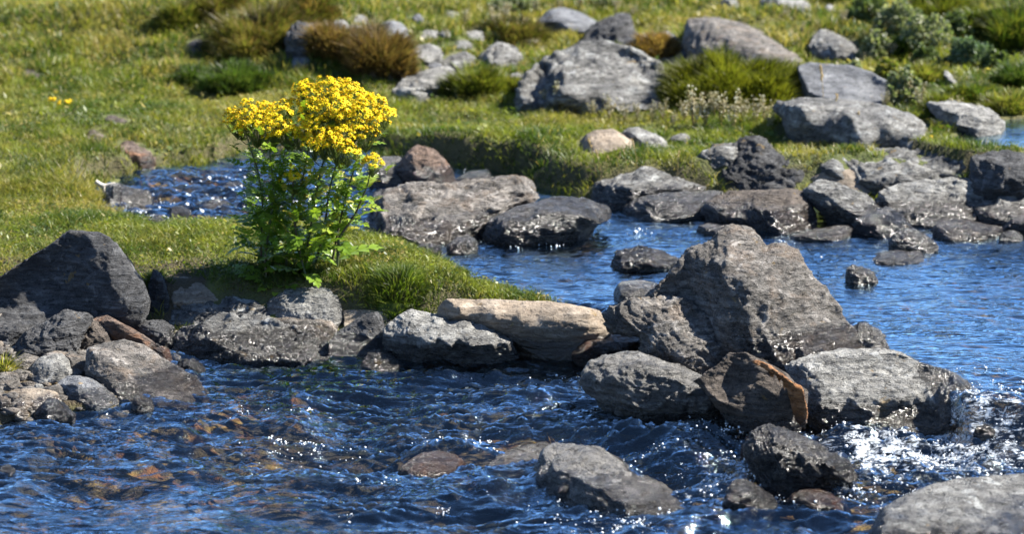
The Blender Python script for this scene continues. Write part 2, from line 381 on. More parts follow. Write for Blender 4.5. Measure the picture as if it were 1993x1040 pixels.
wx_ = spaced(-60, -1.75, 2.0, 60, 0.0085, 1.3); wy_ = spaced(-12, 5.75, 10.6, 10.7, 0.0085, 1.3)
WXX, WYY = np.meshgrid(wx_, wy_); wx, wy = WXX.ravel(), WYY.ravel()
def blob(px, py, rx, ry, z=-.1):   # soft ellipse in plan, radii in metres
    c = GZ(px, py, z); return np.exp(-(((wx-c[0])/rx)**2+((wy-c[1])/ry)**2))
fd = front_of_dam(wx, wy); xpix = wx/np.maximum(wy, 1)*FPX*.98+W/2
turb = .14+.34*sstep(0.02, .3, fd)
turb = turb+.5*blob(780,860,.45,.30)+.55*blob(1500,900,.45,.3)+.5*blob(1850,900,.3,.3)+.35*blob(1250,850,.3,.3)+.75*blob(370,380,.5,.45,0.03)+.35*blob(750,350,.2,.25,.03)
turb = turb-.35*blob(300,980,.5,.25)-.1*blob(1750,650,.5,.6,0)
turb = np.clip(turb, .08, 1)
foam = .62*blob(1680,880,.11,.13)+.52*blob(1930,870,.20,.24)+.42*blob(1790,900,.22,.2)+.3*blob(1600,930,.25,.12)+.42*blob(1470,930,.16,.14)+.5*blob(1340,945,.07,.06)+.4*blob(1560,845,.10,.05)
foam = foam+.30*blob(620,842,.10,.05)+.22*blob(880,840,.10,.05)+.4*blob(270,400,.07,.12,.03)+.3*blob(730,330,.06,.1,.03)+.18*blob(1150,1000,.12,.08)+.25*blob(1640,960,.12,.06)
foam = np.clip(foam, 0, 1)
lev = water_level(wx, wy)
q = P3(wx*.62, wy, 0)
big = fbm(q*np.array([5.5, 5.5, 1]), 2); rid = fbm(P3(wx*.36+.18*wy, wy+.08*perlin(q*4), 4.)*np.array([15, 15, 1]), 4, .55, ridged=True)
sml = fbm(P3(wx*.7, wy, 8.)*np.array([48, 48, 1]), 2)
wz = lev+turb*(.034*big+.032*rid)+(.0012+.0034*turb)*sml
# water heaped over sunken stones
for (px, py, rx, ry, hh) in [(1290,880,.13,.16,.055),(560,850,.2,.05,.02),(850,860,.22,.05,.02),(1570,860,.10,.05,.02),(350,900,.2,.06,.012),(740,715,.12,.08,.01),(620,905,.16,.08,.015),(1050,780,.2,.08,.015),(1860,850,.2,.08,.02),(1010,905,.15,.12,.03)]:
    wz = wz+hh*blob(px, py, rx, ry)
# the lip of each little step falls off towards the camera
for (px, py, rx, ry, hh) in [(600,865,.35,.05,-.03),(900,880,.25,.05,-.03),(1330,930,.15,.06,-.03)]:
    wz = wz+hh*blob(px, py, rx, ry)
water = np_mesh('water', np.stack([wx, wy, wz], axis=1), grid_faces(len(wx_), len(wy_)), M_WATER, attrs={'turb': turb, 'foam': foam})
tag(water, kind='structure')
ux, uy = np.meshgrid(np.arange(1.3, 4.6, .02), np.arange(9.5, 11.6, .02)); ux, uy = ux.ravel(), uy.ravel()
nn = len(np.unique(ux)), len(np.unique(uy))
uz = .16+.003*fbm(P3(ux*9, uy*14), 3)
uf = grid_faces(*nn); uf = uf[(sdist(ux, uy, P2) > -.09)[uf].all(axis=1)]
up = np_mesh('water', np.stack([ux, uy, uz], axis=1), uf, M_WATER, attrs={'turb': np.full(len(ux), .1), 'foam': np.zeros(len(ux))})
tag(up, kind='structure')
def surf_water(x, y):
    i = np.clip(np.searchsorted(wx_, x)-1, 0, len(wx_)-2); j = np.clip(np.searchsorted(wy_, y)-1, 0, len(wy_)-2)
    return wz.reshape(WXX.shape)[j, i]

# ------------------------------------------------------------------ rocks
FOOT = np.zeros((len(GY), len(GX)), bool)
def vnormals(v, f):
    n = np.cross(v[f[:, 1]]-v[f[:, 0]], v[f[:, 2]]-v[f[:, 0]]); out = np.zeros_like(v)
    for k in range(3): np.add.at(out, f[:, k], n)
    return out/np.maximum(np.linalg.norm(out, axis=1), 1e-12)[:, None]
def rock(name, label, mat, T, pts, inner=None, cat='rock', group=None, soft=2, amp=1.0, strata=0.5, sdir=(.25, -.25, .93), top=.6, bot=.1, bulge=.22,
         algae=0.0, chips=16, Y0=None, seed=None, vox=None):
    pts = [(float(a), float(b)) for a, b in pts]
    pa = np.array(pts); pymin, pymax = pa[:, 1].min(), pa[:, 1].max(); h = max(pymax-pymin, 1.0)
    ib = int(np.argmax(pa[:, 1]))
    if Y0 is None: Y0 = hit(pa[ib, 0], pymax)
    # densify outline
    o = []
    for i in range(len(pts)):
        a, b = pa[i], pa[(i+1) % len(pts)]; n = max(1, int(np.hypot(*(b-a))/26))
        for k in range(n): o.append(a+(b-a)*k/n)
    o = np.array(o); n = len(o)
    dl = lambda y: bot+(top-bot)*(pymax-y)/h
    od = dl(o[:, 1])
    cx, cy = pa[:, 0].mean(), pa[:, 1].mean()-.06*h
    HY = lambda x_, y_: hit(x_, y_)-.012
    for i in range(n):
        od[i] = min(od[i], max((HY(*o[i])-Y0)/T, -.15))
    P2d = [tuple(q) for q in o]; D = list(od)
    if inner is None:
        for s_, bl in ((.66, .85), (.30, 1.0)):
            m = max(6, n//2)
            for k in range(m):
                q = o[int(k*n/m)]; qx, qy = cx+(q[0]-cx)*s_, cy+(q[1]-cy)*s_
                P2d.append((qx, qy)); D.append(dl(qy)-bulge*bl)
    else:
        if chips > 3:                                    # smooth surface through the control points
            cp = np.array([(q[0], q[1]) for q in o]+[(a[0], a[1]) for a in inner]); cv = np.array(list(od)+[a[2] for a in inner])
            K = np.sqrt(((cp[:, None]-cp[None])**2).sum(-1)); wt = np.linalg.solve(K-np.eye(len(cp))*h*.12, cv-cv.mean())
            st = max(9, h/9)
            gx_, gy_ = np.meshgrid(np.arange(pa[:, 0].min()+st/2, pa[:, 0].max(), st*1.3), np.arange(pymin+st/2, pymax, st)); gx_, gy_ = gx_.ravel(), gy_.ravel()
            ok_ = sdist(gx_, gy_, [tuple(q) for q in o]) > st*.45
            for x_, y_ in zip(gx_[ok_], gy_[ok_]):
                P2d.append((x_, y_)); D.append(float(np.sqrt((cp[:, 0]-x_)**2+(cp[:, 1]-y_)**2)@wt+cv.mean()))
        else:
            for a in inner: P2d.append((a[0], a[1])); D.append(a[2])
    vo, _, fo, ov, _, _ = delaunay_2d_cdt([Vector(p) for p in P2d], [(i, (i+1) % n) for i in range(n)], [list(range(n))], 1, 1e-3)
    Dn = [D[ov[i][0]] if ov[i] else .3 for i in range(len(vo))]
    Dn = [min(d, (HY(v.x, v.y)-Y0)/T) for v, d in zip(vo, Dn)]
    V = [tuple(PY(v.x, v.y, Y0+T*d)) for v, d in zip(vo, Dn)]
    idx = {}
    for i in range(len(vo)):
        for q in ov[i]:
            if q < n: idx[q] = i
    F = [tuple(f) for f in fo]
    ring = [idx[i] for i in range(n)]
    low = (o[:, 1]-pymin)/h > .55
    def mkring(s_, dd, drop, flat=None):
        r = []
        for i in range(n):
            q = o[i]; qx, qy = cx+(q[0]-cx)*s_, cy+(q[1]-cy)*s_
            p = PY(qx, qy, Y0+T*((od[i] if flat is None else flat)+dd))
            if low[i]: p[2] -= drop
            V.append(tuple(p)); r.append(len(V)-1)
        return r
    dr = .05 if T < .5 else .1
    rings = [ring, mkring(.985, .10, dr), mkring(.86, .36, dr*1.3), mkring(.5, .62, dr*1.4)]
    for r0, r1 in zip(rings[:-1], rings[1:]):
        for i in range(n): j = (i+1) % n; F.append((r0[j], r0[i], r1[i], r1[j]))
    c = np.mean([V[i] for i in rings[-1]], axis=0)+np.array([0, T*.1, 0]); V.append(tuple(c)); ci = len(V)-1
    for i in range(n): j = (i+1) % n; F.append((rings[-1][j], rings[-1][i], ci))
    V = np.array(V); org = np.array([V[ring][:, 0].mean(), Y0+T*.4, V[:, 2].min()])
    me = bpy.data.meshes.new(name); me.from_pydata([tuple(v-org) for v in V], [], F); me.update()
    ob = bpy.data.objects.new(name, me); COL.objects.link(ob)
    ext = V.max(0)-V.min(0); size = float(max(ext))
    if vox is None: vox = max(.0026, min(.008, size/120)) if Y0 < 9.0 else max(.004, min(.012, size/80))
    md = ob.modifiers.new('r', 'REMESH'); md.mode = 'VOXEL'; md.voxel_size = vox; md.adaptivity = 0
    dg = bpy.context.evaluated_depsgraph_get(); ev = ob.evaluated_get(dg)
    m2 = ev.to_mesh()
    nv = len(m2.vertices); v = np.empty(nv*3, np.float32); m2.vertices.foreach_get('co', v); v = v.reshape(-1, 3).astype(float)
    m2.calc_loop_triangles(); nt = len(m2.loop_triangles); tri = np.empty(nt*3, np.int32); m2.loop_triangles.foreach_get('vertices', tri); tri = tri.reshape(-1, 3)
    npoly = len(m2.polygons); nl = len(m2.loops); lv = np.empty(nl, np.int32); m2.loops.foreach_get('vertex_index', lv)
    quads = lv.reshape(-1, 4) if nl == npoly*4 else tri
    ev.to_mesh_clear(); bpy.data.objects.remove(ob); bpy.data.meshes.remove(me)
    e = np.concatenate([tri[:, [0, 1]], tri[:, [1, 2]], tri[:, [2, 0]]])
    if seed is None: seed = (sum(ord(ch) for ch in (label or name))*37) % 997
    def taubin(v, it):
        cnt = np.maximum(np.bincount(e.ravel(), minlength=nv), 1)[:, None]
        for k_ in range(it*2):
            s_ = np.stack([np.bincount(e[:, 0], weights=v[e[:, 1], q_], minlength=nv)+np.bincount(e[:, 1], weights=v[e[:, 0], q_], minlength=nv) for q_ in range(3)], axis=1)
            v = v+(.62 if k_ % 2 == 0 else -.60)*(s_/cnt-v)
        return v
    v = taubin(v, int(3*soft)); lo0, hi0 = v.min(0), v.max(0)
    rc = np.random.RandomState(seed+1)                   # chipped flat faces
    ctr = v.mean(0); sp_ = v.max(0)-v.min(0)
    for _ in range(chips):
        n_ = rc.normal(size=3)*np.array([1, 1, .9]); n_ /= np.linalg.norm(n_)
        pr = (v-ctr)@n_; off = np.quantile(pr, rc.uniform(.925, .985))
        v = v-np.clip(pr-off, 0, None)[:, None]*n_*.75
    v = taubin(v, 2)
    lo1, hi1 = v.min(0), v.max(0); v = (v-lo1)/(hi1-lo1)*(hi0-lo0)*1.01+lo0
    N = vnormals(v, tri)
    w = v+np.array([seed*1.37, seed*.71, seed*.33]); S = min(size, .6)
    k1 = 1/(.28*S+.02); k2 = 1/(.09*S+.012)
    d = .020*S*fbm(w*k1, 3)+.009*S*fbm(w*k2, 4, .55)-.006*S*fbm(np.stack([w@np.array([.7,.7,.1]), w@np.array([.5,-.8,.2]), (w@np.array([.3,-.2,.93]))*2.2], axis=1)*k2*.8+9, 4, .6, ridged=True)*sstep(-.3, .4, perlin(w*k1+70))
    sd_ = np.array(sdir)/np.linalg.norm(sdir)
    tt = (w@sd_)+.05*S*fbm(w*k1*1.4, 2)
    per = .05*S+.006
    saw = (tt/per) % 1.0; lay = np.where(saw < .78, saw/.78, (1-saw)/.22)
    msk = sstep(-.15, .35, perlin(w*k1*1.3+50))
    per2 = per*.37; lay2 = ((tt+.01*fbm(w*k2, 2))/per2) % 1.0; d = d+(.35+.5*strata)*.007*S*(lay2-.5)*sstep(-.3, .2, perlin(w*k1*2.1+90))
    d = d+(.25+strata*.8)*.022*S*(lay-.5)*msk+(.3+strata)*.010*S*fbm(np.stack([w@np.array([.7, .7, .1]), w@np.array([.5, -.8, .2]), (w@sd_)*6], axis=1)*k2*.5, 3)
    cr = np.abs(perlin(w*k1*1.8+9)+.22*fbm(w*k2*.9+4, 3)); d = d-.014*S*np.clip(1-cr/.05, 0, 1)*(perlin(w*k1*.8+33) > .0)
    d = d+.0024*fbm(w*60, 4, .6)-.0022*np.clip(1-np.abs(perlin(w*np.array([40, 40, 90])))/.14, 0, 1)
    v = v+N*(d*amp)[:, None]
    # wetness: how near the water surface
    gw = v+org; lev_ = water_level(gw[:, 0], gw[:, 1]); inw = bilin(TS, gw[:, 0], gw[:, 1])
    wet = np.clip(1.15-(gw[:, 2]-lev_)/.095, 0, 1)*sstep(-.12, .02, inw)
    alg = algae*np.clip(1-(gw[:, 2]-lev_)/.09, 0, 1)
    o2 = np_mesh(name, v, quads, RM[mat], attrs={'wet': wet, 'algae': alg}); o2.location = org
    tag(o2, label, cat, group)
    bad = gw[:, 2] > bilin(TZ, gw[:, 0], gw[:, 1])-.004
    ii = np.clip(np.searchsorted(GX, gw[bad, 0])-1, 0, len(GX)-2); jj = np.clip(np.searchsorted(GY, gw[bad, 1])-1, 0, len(GY)-2)
    FOOT[jj, ii] = True
    return o2

G1 = 'boulders and stones of the near rock line across the stream'
G2 = 'stones heaped on the left shore'
G3 = 'rocks along the far edge of the pool'
G4 = 'stones standing in the water'
G5 = 'rocks lying in the grass of the hillside'
# --- near line
rock('boulder', 'big smooth dark grey boulder with peaked top at the left edge', 'dark', .30,
 [(-60,570),(-30,548),(0,533),(60,495),(95,476),(118,458),(135,450),(194,452),(226,476),(258,507),(279,533),(289,573),(288,610),(270,632),(218,640),(100,650),(0,650),(-60,650)],
 inner=[(140,462,.46),(190,464,.34),(60,520,.46),(120,520,.36),(205,500,.18),(245,530,.10),(262,575,.02),(200,570,.12),(100,580,.26),(0,590,.40),(-30,600,.42),(240,610,-.02),(120,625,.18)],
 group=G1, top=.42, amp=.45, strata=.3, soft=4, cat='boulder')
rock('stone', 'small dark upright stone with moss squeezed beside the big dark boulder', 'dark', .10, [(299,527),(312,535),(323,557),(334,586),(323,606),(291,604),(290,561)], group=G1, top=.4)
rock('stone', 'flat tan stone showing behind the low grey rocks, right of the big dark boulder', 'tan', .25, [(317,545),(355,543),(388,553),(440,580),(430,592),(335,592)], group=G1, amp=.5, top=.7)
rock('rock', 'long low grey rock with knobbly crest ending at the tan stone', 'grey', .22,
 [(279,624),(296,610),(315,604),(351,584),(404,577),(440,580),(460,574),(499,579),(522,580),(535,600),(530,625),(491,634),(436,634),(380,634),(320,632)], group=G1, amp=1.1)
rock('rock', 'rounded pale grey rock split by a vertical crack, just below the yellow flowering plant', 'light', .22,
 [(518,580),(553,566),(605,558),(641,558),(663,574),(670,592),(669,614),(672,640),(620,640),(564,636),(525,632)], group=G1, amp=.7, strata=.2)
rock('rock', 'broad dark grey rock with rippled face at the waterline, lowest of the left line', 'grey', .24,
 [(335,640),(341,626),(388,630),(428,618),(455,617),(510,623),(561,636),(605,658),(638,680),(646,700),(597,703),(510,703),(437,705),(396,697),(370,684),(343,678)],
 inner=[(370,640,.35),(430,632,.48),(500,640,.50),(560,660,.42),(610,684,.25),(440,655,.30),(520,665,.28),(400,665,.16),(460,685,.02),(560,690,.02),(410,690,.0),(350,655,.2)],
 group=G1, amp=1.1, algae=.3, sdir=(-.35,-.2,.9), strata=1.0)
rock('rock', 'dark broken rock with a tan top patch wedged behind the rippled rock', 'warm', .18,
 [(491,622),(564,622),(634,625),(663,634),(656,652),(640,664),(619,676),(590,660),(530,640)], group=G1)
rock('slab', 'smooth tan slab lying flat between pale rock and grass', 'tan', .24, [(668,605),(718,604),(769,609),(764,632),(751,642),(700,648),(670,645)], group=G1, amp=.4, top=.75, cat='rock')
rock('rock', 'dark wedge of rock standing upright, shadowed face toward the water', 'dark', .16,
 [(685,632),(703,616),(729,610),(742,617),(747,640),(744,672),(738,690),(716,705),(663,706),(641,698),(636,676),(655,650)],
 inner=[(728,618,.42),(722,650,.22),(716,688,.06),(700,640,.46),(690,670,.32),(665,690,.26),(737,650,.34)], group=G1, amp=.5, top=.55, soft=1.5, cat='rock')
rock('rock', 'pale grey rock with a low tail at the waterline, left of the flat tan-topped slab', 'light', .26,
 [(745,662),(747,636),(765,616),(795,610),(831,616),(864,625),(912,625),(952,641),(987,661),(1009,678),(947,690),(921,688),(839,686),(802,686),(744,682)], group=G1, amp=.8, algae=.3, Y0=7.82)
rock('slab', 'large flat-topped slab with sunlit tan top and dark front, at the grass tip', 'tan', .20,
 [(850,621),(855,600),(877,583),(983,585),(1062,588),(1133,599),(1160,606),(1177,623),(1186,648),(1182,664),(1160,672),(1133,682),(1111,692),(1062,688),(1009,676),(961,648),(912,630)],
 inner=[(866,600,.30),(900,603,.26),(960,608,.22),(1018,613,.19),(1070,611,.18),(1110,609,.19),(1140,611,.21),(1018,632,.18),(960,624,.22),(900,614,.28),(1090,630,.18),(1145,632,.22),(1100,660,.24),(1040,662,.22),(1165,650,.26)],
 group=G1, top=.78, bot=.26, amp=.35, soft=.8, strata=.4, sdir=(.05,-.05,1), cat='rock', chips=4, Y0=7.84)
rock('rock', 'small wet rock under a skin of sliding water, right of the tan-topped slab', 'wetrust', .16,
 [(1111,687),(1124,665),(1186,661),(1204,652),(1239,652),(1261,659),(1264,690),(1230,702),(1151,700)], group=G1, amp=.8, algae=1, Y0=7.82)
rock('rock', 'dark brown-grey craggy boulder leaning against the foot of the tallest boulder', 'warm', .36,
 [(1179,621),(1217,599),(1266,586),(1319,582),(1350,595),(1372,610),(1398,612),(1420,639),(1436,665),(1440,700),(1425,745),(1390,752),(1340,735),(1300,712),(1262,700),(1262,660),(1200,652),(1183,645)],
 inner=[(1320,592,.52),(1250,600,.48),(1300,625,.36),(1370,632,.40),(1405,650,.36),(1230,630,.30),(1290,655,.20),(1350,660,.18),(1400,680,.14),(1340,700,.06),(1390,715,.05),(1300,685,.1)],
 Y0=7.5, group=G1, amp=1.15, strata=1.0, sdir=(.5,-.2,.8), cat='boulder')
rock('boulder', 'tallest boulder, craggy grey with a notched peak, standing in the middle right', 'warm', .50,
 [(1262,606),(1261,586),(1292,564),(1328,537),(1358,506),(1394,484),(1418,462),(1435,453),(1466,457),(1488,480),(1499,500),(1511,492),(1537,492),(1559,506),(1572,533),(1590,555),(1612,572),(1630,599),(1648,625),(1664,645),(1680,675),(1684,700),(1639,705),(1586,715),(1515,722),(1444,722),(1400,700),(1330,660)],
 inner=[(1440,466,.52),(1405,498,.44),(1425,520,.32),(1468,490,.42),(1500,515,.36),(1540,510,.46),(1400,545,.34),(1440,555,.16),(1500,560,.20),(1560,560,.34),(1350,560,.48),(1300,590,.50),(1390,600,.34),(1430,615,.06),(1490,620,.10),(1550,620,.16),(1600,610,.32),(1640,655,.28),(1600,670,.10),(1520,680,.03),(1440,680,.02),(1340,630,.40)],
 group=G1, amp=.95, top=.62, strata=.55, sdir=(.7,-.3,.6), cat='boulder', soft=1.5, chips=5)
rock('rock', 'rough pale knob of rock at the right foot of the tallest boulder', 'light', .16, [(1640,660),(1662,640),(1687,630),(1710,641),(1723,665),(1742,694),(1735,712),(1690,716),(1645,712)], group=G1, amp=1.4, Y0=7.62)
slab_ = rock('slab', 'dark slab with a rusty orange broken edge leaning on the wide boulder', 'brown', .20,
 [(1400,712),(1422,690),(1453,687),(1488,705),(1528,727),(1546,745),(1571,763),(1568,798),(1546,822),(1524,834),(1466,815),(1420,790),(1375,765),(1350,745)],
 inner=[(1430,705,.60),(1480,720,.40),(1535,755,.16),(1470,745,.36),(1520,775,.12),(1420,745,.52),(1500,800,.14)], group=G1, amp=.5, soft=.8, top=.6, cat='rock', algae=.2, Y0=7.06, chips=3)
e_ = rock('rusty_edge', None, 'orange', .035, [(1462,702),(1488,706),(1508,716),(1528,730),(1546,746),(1573,763),(1571,798),(1565,799),(1564,769),(1542,753),(1524,738),(1500,722),(1470,709)], cat=None, Y0=7.06, soft=.5, amp=.5, seed=5, vox=.0022)
e_.parent = slab_; e_.matrix_parent_inverse = Matrix.Translation(slab_.location).inverted()
rock('boulder', 'wide low boulder with smooth sunlit back and dark undercut, furthest right of the near line', 'light', .30,
 [(1530,714),(1564,698),(1612,687),(1652,683),(1701,687),(1745,693),(1780,705),(1816,723),(1851,733),(1875,745),(1884,767),(1873,789),(1850,806),(1842,826),(1798,844),(1736,842),(1665,836),(1590,834),(1566,800),(1548,750)],
 inner=[(1560,712,.52),(1640,700,.58),(1720,708,.56),(1800,735,.46),(1850,752,.38),(1560,750,.30),(1640,745,.32),(1720,755,.30),(1790,765,.28),(1850,775,.26),(1600,785,.08),(1680,785,.05),(1750,778,.08),(1820,785,.10),(1740,808,.18),(1800,812,.22),(1660,815,.12)],
 group=G1, amp=.8, algae=.7, soft=2.5, cat='boulder', bot=.05, top=.6)
rock('rock', 'wet pale rock sloping down into the rapids below the leaning slab', 'wetlight', .34,
 [(1133,727),(1151,705),(1173,694),(1204,694),(1270,699),(1301,707),(1336,725),(1372,743),(1394,756),(1416,773),(1442,800),(1462,830),(1478,852),(1440,850),(1425,838),(1380,815),(1314,803),(1248,806),(1195,795),(1151,770),(1129,745)], group=G1, amp=1.0, algae=.9, cat='rock')
# --- in the rapids
rock('rock', 'long wet pale rock in the bottom middle with rapids running past both ends', 'wetlight', .60,
 [(1030,935),(1036,905),(1060,878),(1098,862),(1157,863),(1183,880),(1216,896),(1235,919),(1278,932),(1304,952),(1327,971),(1353,1001),(1372,1022),(1327,1030),(1278,1002),(1229,985),(1147,975),(1080,958)], group=G4, amp=.8, algae=.6, bulge=.08, top=.8, bot=.05, soft=3)
rock('rock', 'flat brown-grey rock awash left of the long wet rock, holding the dead leaves', 'wetlight', .34, [(945,915),(965,892),(1010,876),(1060,868),(1080,868),(1080,890),(1070,930),(1050,950),(1000,950),(955,936)], group=G4, amp=.7, algae=.9, bulge=.05, top=.9, bot=.1)
rock('stone', 'small black wedge of stone against the front of the long wet rock', 'dark', .08, [(1075,962),(1090,942),(1108,938),(1130,952),(1150,975),(1110,980)], group=G4, bulge=.3)
rock('rock', 'dark wet rock with an orange weathered rim amid the white rapids', 'wet', .22,
 [(1450,872),(1462,844),(1489,832),(1513,835),(1549,850),(1578,868),(1608,889),(1653,910),(1673,924),(1626,932),(1584,938),(1543,952),(1498,962),(1474,936),(1450,902)], group=G4, amp=1.2, strata=1.0, sdir=(.6,-.3,.7))
rock('stone', 'low orange-brown stone hugging the left rim of the dark wet rock in the rapids', 'wetrust', .10, [(1440,885),(1452,850),(1478,834),(1500,832),(1480,850),(1466,880),(1462,915),(1448,910)], group=G4)
rock('stone', 'small wet grey stone in the rapids at the bottom, below the orange-rimmed rock', 'wet', .14, [(1406,990),(1418,954),(1439,939),(1459,945),(1489,966),(1516,990),(1459,1000)], group=G4)
rock('stone', 'low rusty wet stone just above the big slab in the bottom right corner', 'wetrust', .14, [(1534,972),(1578,956),(1623,964),(1668,987),(1640,996),(1580,994)], group=G4)
rock('slab', 'big pale grey slab filling the bottom right corner', 'grey', .60,
 [(1672,1045),(1683,1030),(1697,1015),(1742,988),(1816,958),(1876,946),(1993,937),(2080,930),(2150,960),(2160,1110),(2000,1130),(1680,1110)],
 inner=[(1700,1024,.25),(1750,1016,.30),(1850,1022,.26),(1993,1036,.24),(2080,1040,.24),(1800,985,.48),(1900,975,.52),(2000,975,.54),(1850,1060,.12),(2000,1080,.12),(1740,1070,.12)], group=G4, amp=.5, top=.75, soft=2, strata=.4, cat='rock')
rock('stone', 'small round dark stone at the left edge of the rapids', 'wet', .08, [(-8,925),(0,908),(18,904),(32,914),(30,926),(10,932)], group=G4)
rock('stone', 'smooth brown dome of a stone awash in the lower middle water', 'rust', .16, [(768,926),(788,903),(811,890),(853,883),(886,890),(909,909),(914,920),(860,930),(794,933)], group=G4, amp=.5, bulge=.15)
rock('stone', 'low stone just breaking the water in front of the upright dark wedge', 'wet', .18, [(692,722),(718,691),(736,685),(765,694),(790,711),(760,731)], group=G4, bulge=.1)
rock('stone', 'small wet stone by the lower right corner of the wide low boulder', 'wet', .08, [(1892,846),(1900,832),(1918,826),(1936,836),(1934,850),(1910,854)], group=G4)
# --- left heap
rock('rock', 'flat grey rock in the top row of the left heap, at the frame edge', 'grey', .16, [(-20,624),(0,612),(24,606),(73,596),(121,604),(118,618),(53,642),(0,638),(-20,640)], group=G2)
rock('stone', 'small dark stone under the flat grey rock at the left frame edge', 'dark', .10, [(-10,640),(0,636),(44,632),(54,644),(36,662),(10,674),(-10,670)], group=G2)
rock('rock', 'dark pitted sloping rock behind the heap of stones', 'dark', .22, [(121,606),(162,612),(176,626),(158,650),(142,666),(147,684),(90,704),(32,698),(18,676),(40,652),(73,634),(101,618)], group=G2, amp=1.0)
rock('slab', 'thin reddish slab tilted down to the right on top of the left heap', 'rust', .12, [(180,620),(192,617),(210,624),(242,640),(283,660),(305,674),(302,690),(258,676),(215,658),(196,642)], group=G2, amp=.4, soft=1, cat='rock', strata=.5)
rock('stone', 'blocky brown stone supporting the reddish slab on the left heap', 'brown', .14, [(172,622),(196,640),(215,656),(228,666),(206,680),(178,688),(149,684),(136,664),(153,644)], group=G2)
rock('slab', 'largest tilted slab of the left heap, pale top sloping into the water', 'warm', .26,
 [(166,690),(190,678),(242,668),(275,678),(315,703),(347,723),(388,747),(406,760),(400,772),(368,782),(335,792),(300,790),(263,788),(240,777),(202,743),(170,715)],
 inner=[(196,692,.42),(214,700,.36),(244,728,.28),(278,752,.22),(310,772,.18),(340,776,.18),(245,690,.58),(300,720,.50),(350,750,.40),(202,722,.26),(240,760,.10),(180,700,.36)],
 group=G2, amp=.45, soft=1, top=.85, bot=.08, algae=.8, cat='rock')
rock('stone', 'flat light grey stone below the pitted rock, left of the tilted slab', 'light', .16, [(53,725),(66,706),(81,697),(115,692),(128,705),(130,722),(147,731),(130,742),(109,748),(69,750)], group=G2, amp=.5)
rock('stone', 'flat grey stone with an orange corner beside the tilted slab', 'warm', .14, [(117,689),(140,686),(164,699),(188,722),(160,728),(133,727),(122,706)], group=G2, amp=.5)
rock('stone', 'oval greenish grey stone at the water edge under the tilted slab', 'slate', .16, [(111,745),(137,732),(170,741),(202,757),(228,779),(228,792),(190,796),(153,788),(121,768)], group=G2, amp=.5)
rock('stone', 'smooth tan egg-shaped stone low on the left shore', 'tan', .14, [(10,768),(36,760),(75,758),(109,762),(128,779),(125,795),(90,804),(60,798),(40,782)], group=G2, amp=.4, bulge=.3)
rock('stone', 'dark pointed stone at the waterline in front of the tan egg-shaped stone', 'dark', .10, [(62,816),(66,800),(81,783),(100,776),(114,782),(130,796),(147,812),(120,820),(90,824)], group=G2)
rock('stone', 'tiny rounded stone at the left frame edge beside the tan stones', 'warm', .07, [(-6,778),(6,771),(17,772),(23,780),(17,794),(0,800),(-8,792)], group=G2)
rock('stone', 'tiny tan stone leaning between two larger stones at the left waterline', 'tan', .06, [(25,800),(34,788),(44,781),(53,792),(54,812),(44,818),(28,812)], group=G2)
rock('stone', 'pale striped stone beside the tuft of yellow grass', 'warm', .10, [(18,704),(30,696),(46,692),(66,697),(78,704),(62,724),(40,732),(20,728)], group=G2)
rock('stone', 'flat brown-grey stone on the left edge below the tuft of grass', 'warm', .12, [(-12,735),(0,728),(24,728),(42,732),(36,752),(14,762),(-12,760)], group=G2)
rock('stone', 'small grey pointed stone behind the tan egg-shaped stone', 'grey', .06, [(60,762),(66,753),(75,748),(84,753),(90,766),(74,770)], group=G2)
rock('stone', 'smooth grey stone peeping over the reddish slab', 'grey', .12, [(218,628),(240,626),(260,633),(277,646),(270,662),(240,654)], group=G2)
rock('rock', 'dark low rock joining the left heap to the rippled rock', 'dark', .14, [(258,630),(290,624),(315,624),(337,636),(339,666),(318,678),(299,672),(276,656)], group=G2)
rock('stone', 'small reddish stone behind the upper end of the tilted slab', 'rust', .10, [(299,680),(318,676),(332,684),(338,706),(322,712),(308,700)], group=G2)
rock('stone', 'knobbly wet stone right of the tilted slab in the water', 'wet', .10, [(340,714),(352,702),(374,702),(398,717),(396,726),(376,732),(350,728)], group=G2, amp=1.6)
rock('stone', 'small glistening stone in the dark gap under the tilted slab', 'wet', .08, [(252,786),(262,773),(276,772),(297,783),(301,797),(280,804),(258,800)], group=G2)
# --- far edge of the pool
rock('boulder', 'broad warm grey rock beside the creek mouth, left of the wet black rock', 'warm', .50,
 [(703,425),(716,405),(737,396),(758,384),(775,378),(809,363),(881,358),(950,355),(1000,351),(1032,354),(1047,372),(1046,392),(1010,412),(950,436),(930,470),(880,475),(820,484),(760,474),(715,450)],
 inner=[(760,395,.52),(850,372,.62),(960,364,.66),(1030,370,.6),(740,420,.34),(820,400,.42),(920,390,.5),(1000,390,.5),(760,445,.12),(840,430,.24),(900,420,.34),(960,420,.3),(860,460,.08),(800,455,.1)], group=G3, amp=1.2, top=.75, cat='boulder', strata=.9)
rock('rock', 'low rock with a wet black front where the creek enters the pool', 'wet', .34,
 [(934,470),(938,449),(956,427),(996,409),(1040,392),(1070,384),(1120,391),(1165,401),(1191,413),(1150,432),(1118,446),(1106,458),(1050,468),(980,480)], group=G3, amp=.8, algae=.8)
rock('stone', 'small brown stone at the foot of the broad warm grey rock', 'wet', .10, [(868,478),(880,464),(905,460),(930,466),(926,484),(900,494),(876,494)], group=G3, algae=.8)
rock('stone', 'little wet dark stone left of the small brown stone at the grass edge', 'wet', .08, [(806,488),(818,477),(840,476),(862,484),(858,497),(830,500)], group=G3)
rock('rock', 'pointed rock with a rust-red tip standing in the upper creek', 'rust', .20, [(772,316),(790,292),(813,280),(842,292),(871,320),(885,346),(860,364),(820,370),(795,366),(778,346)], group=G3, amp=.8)
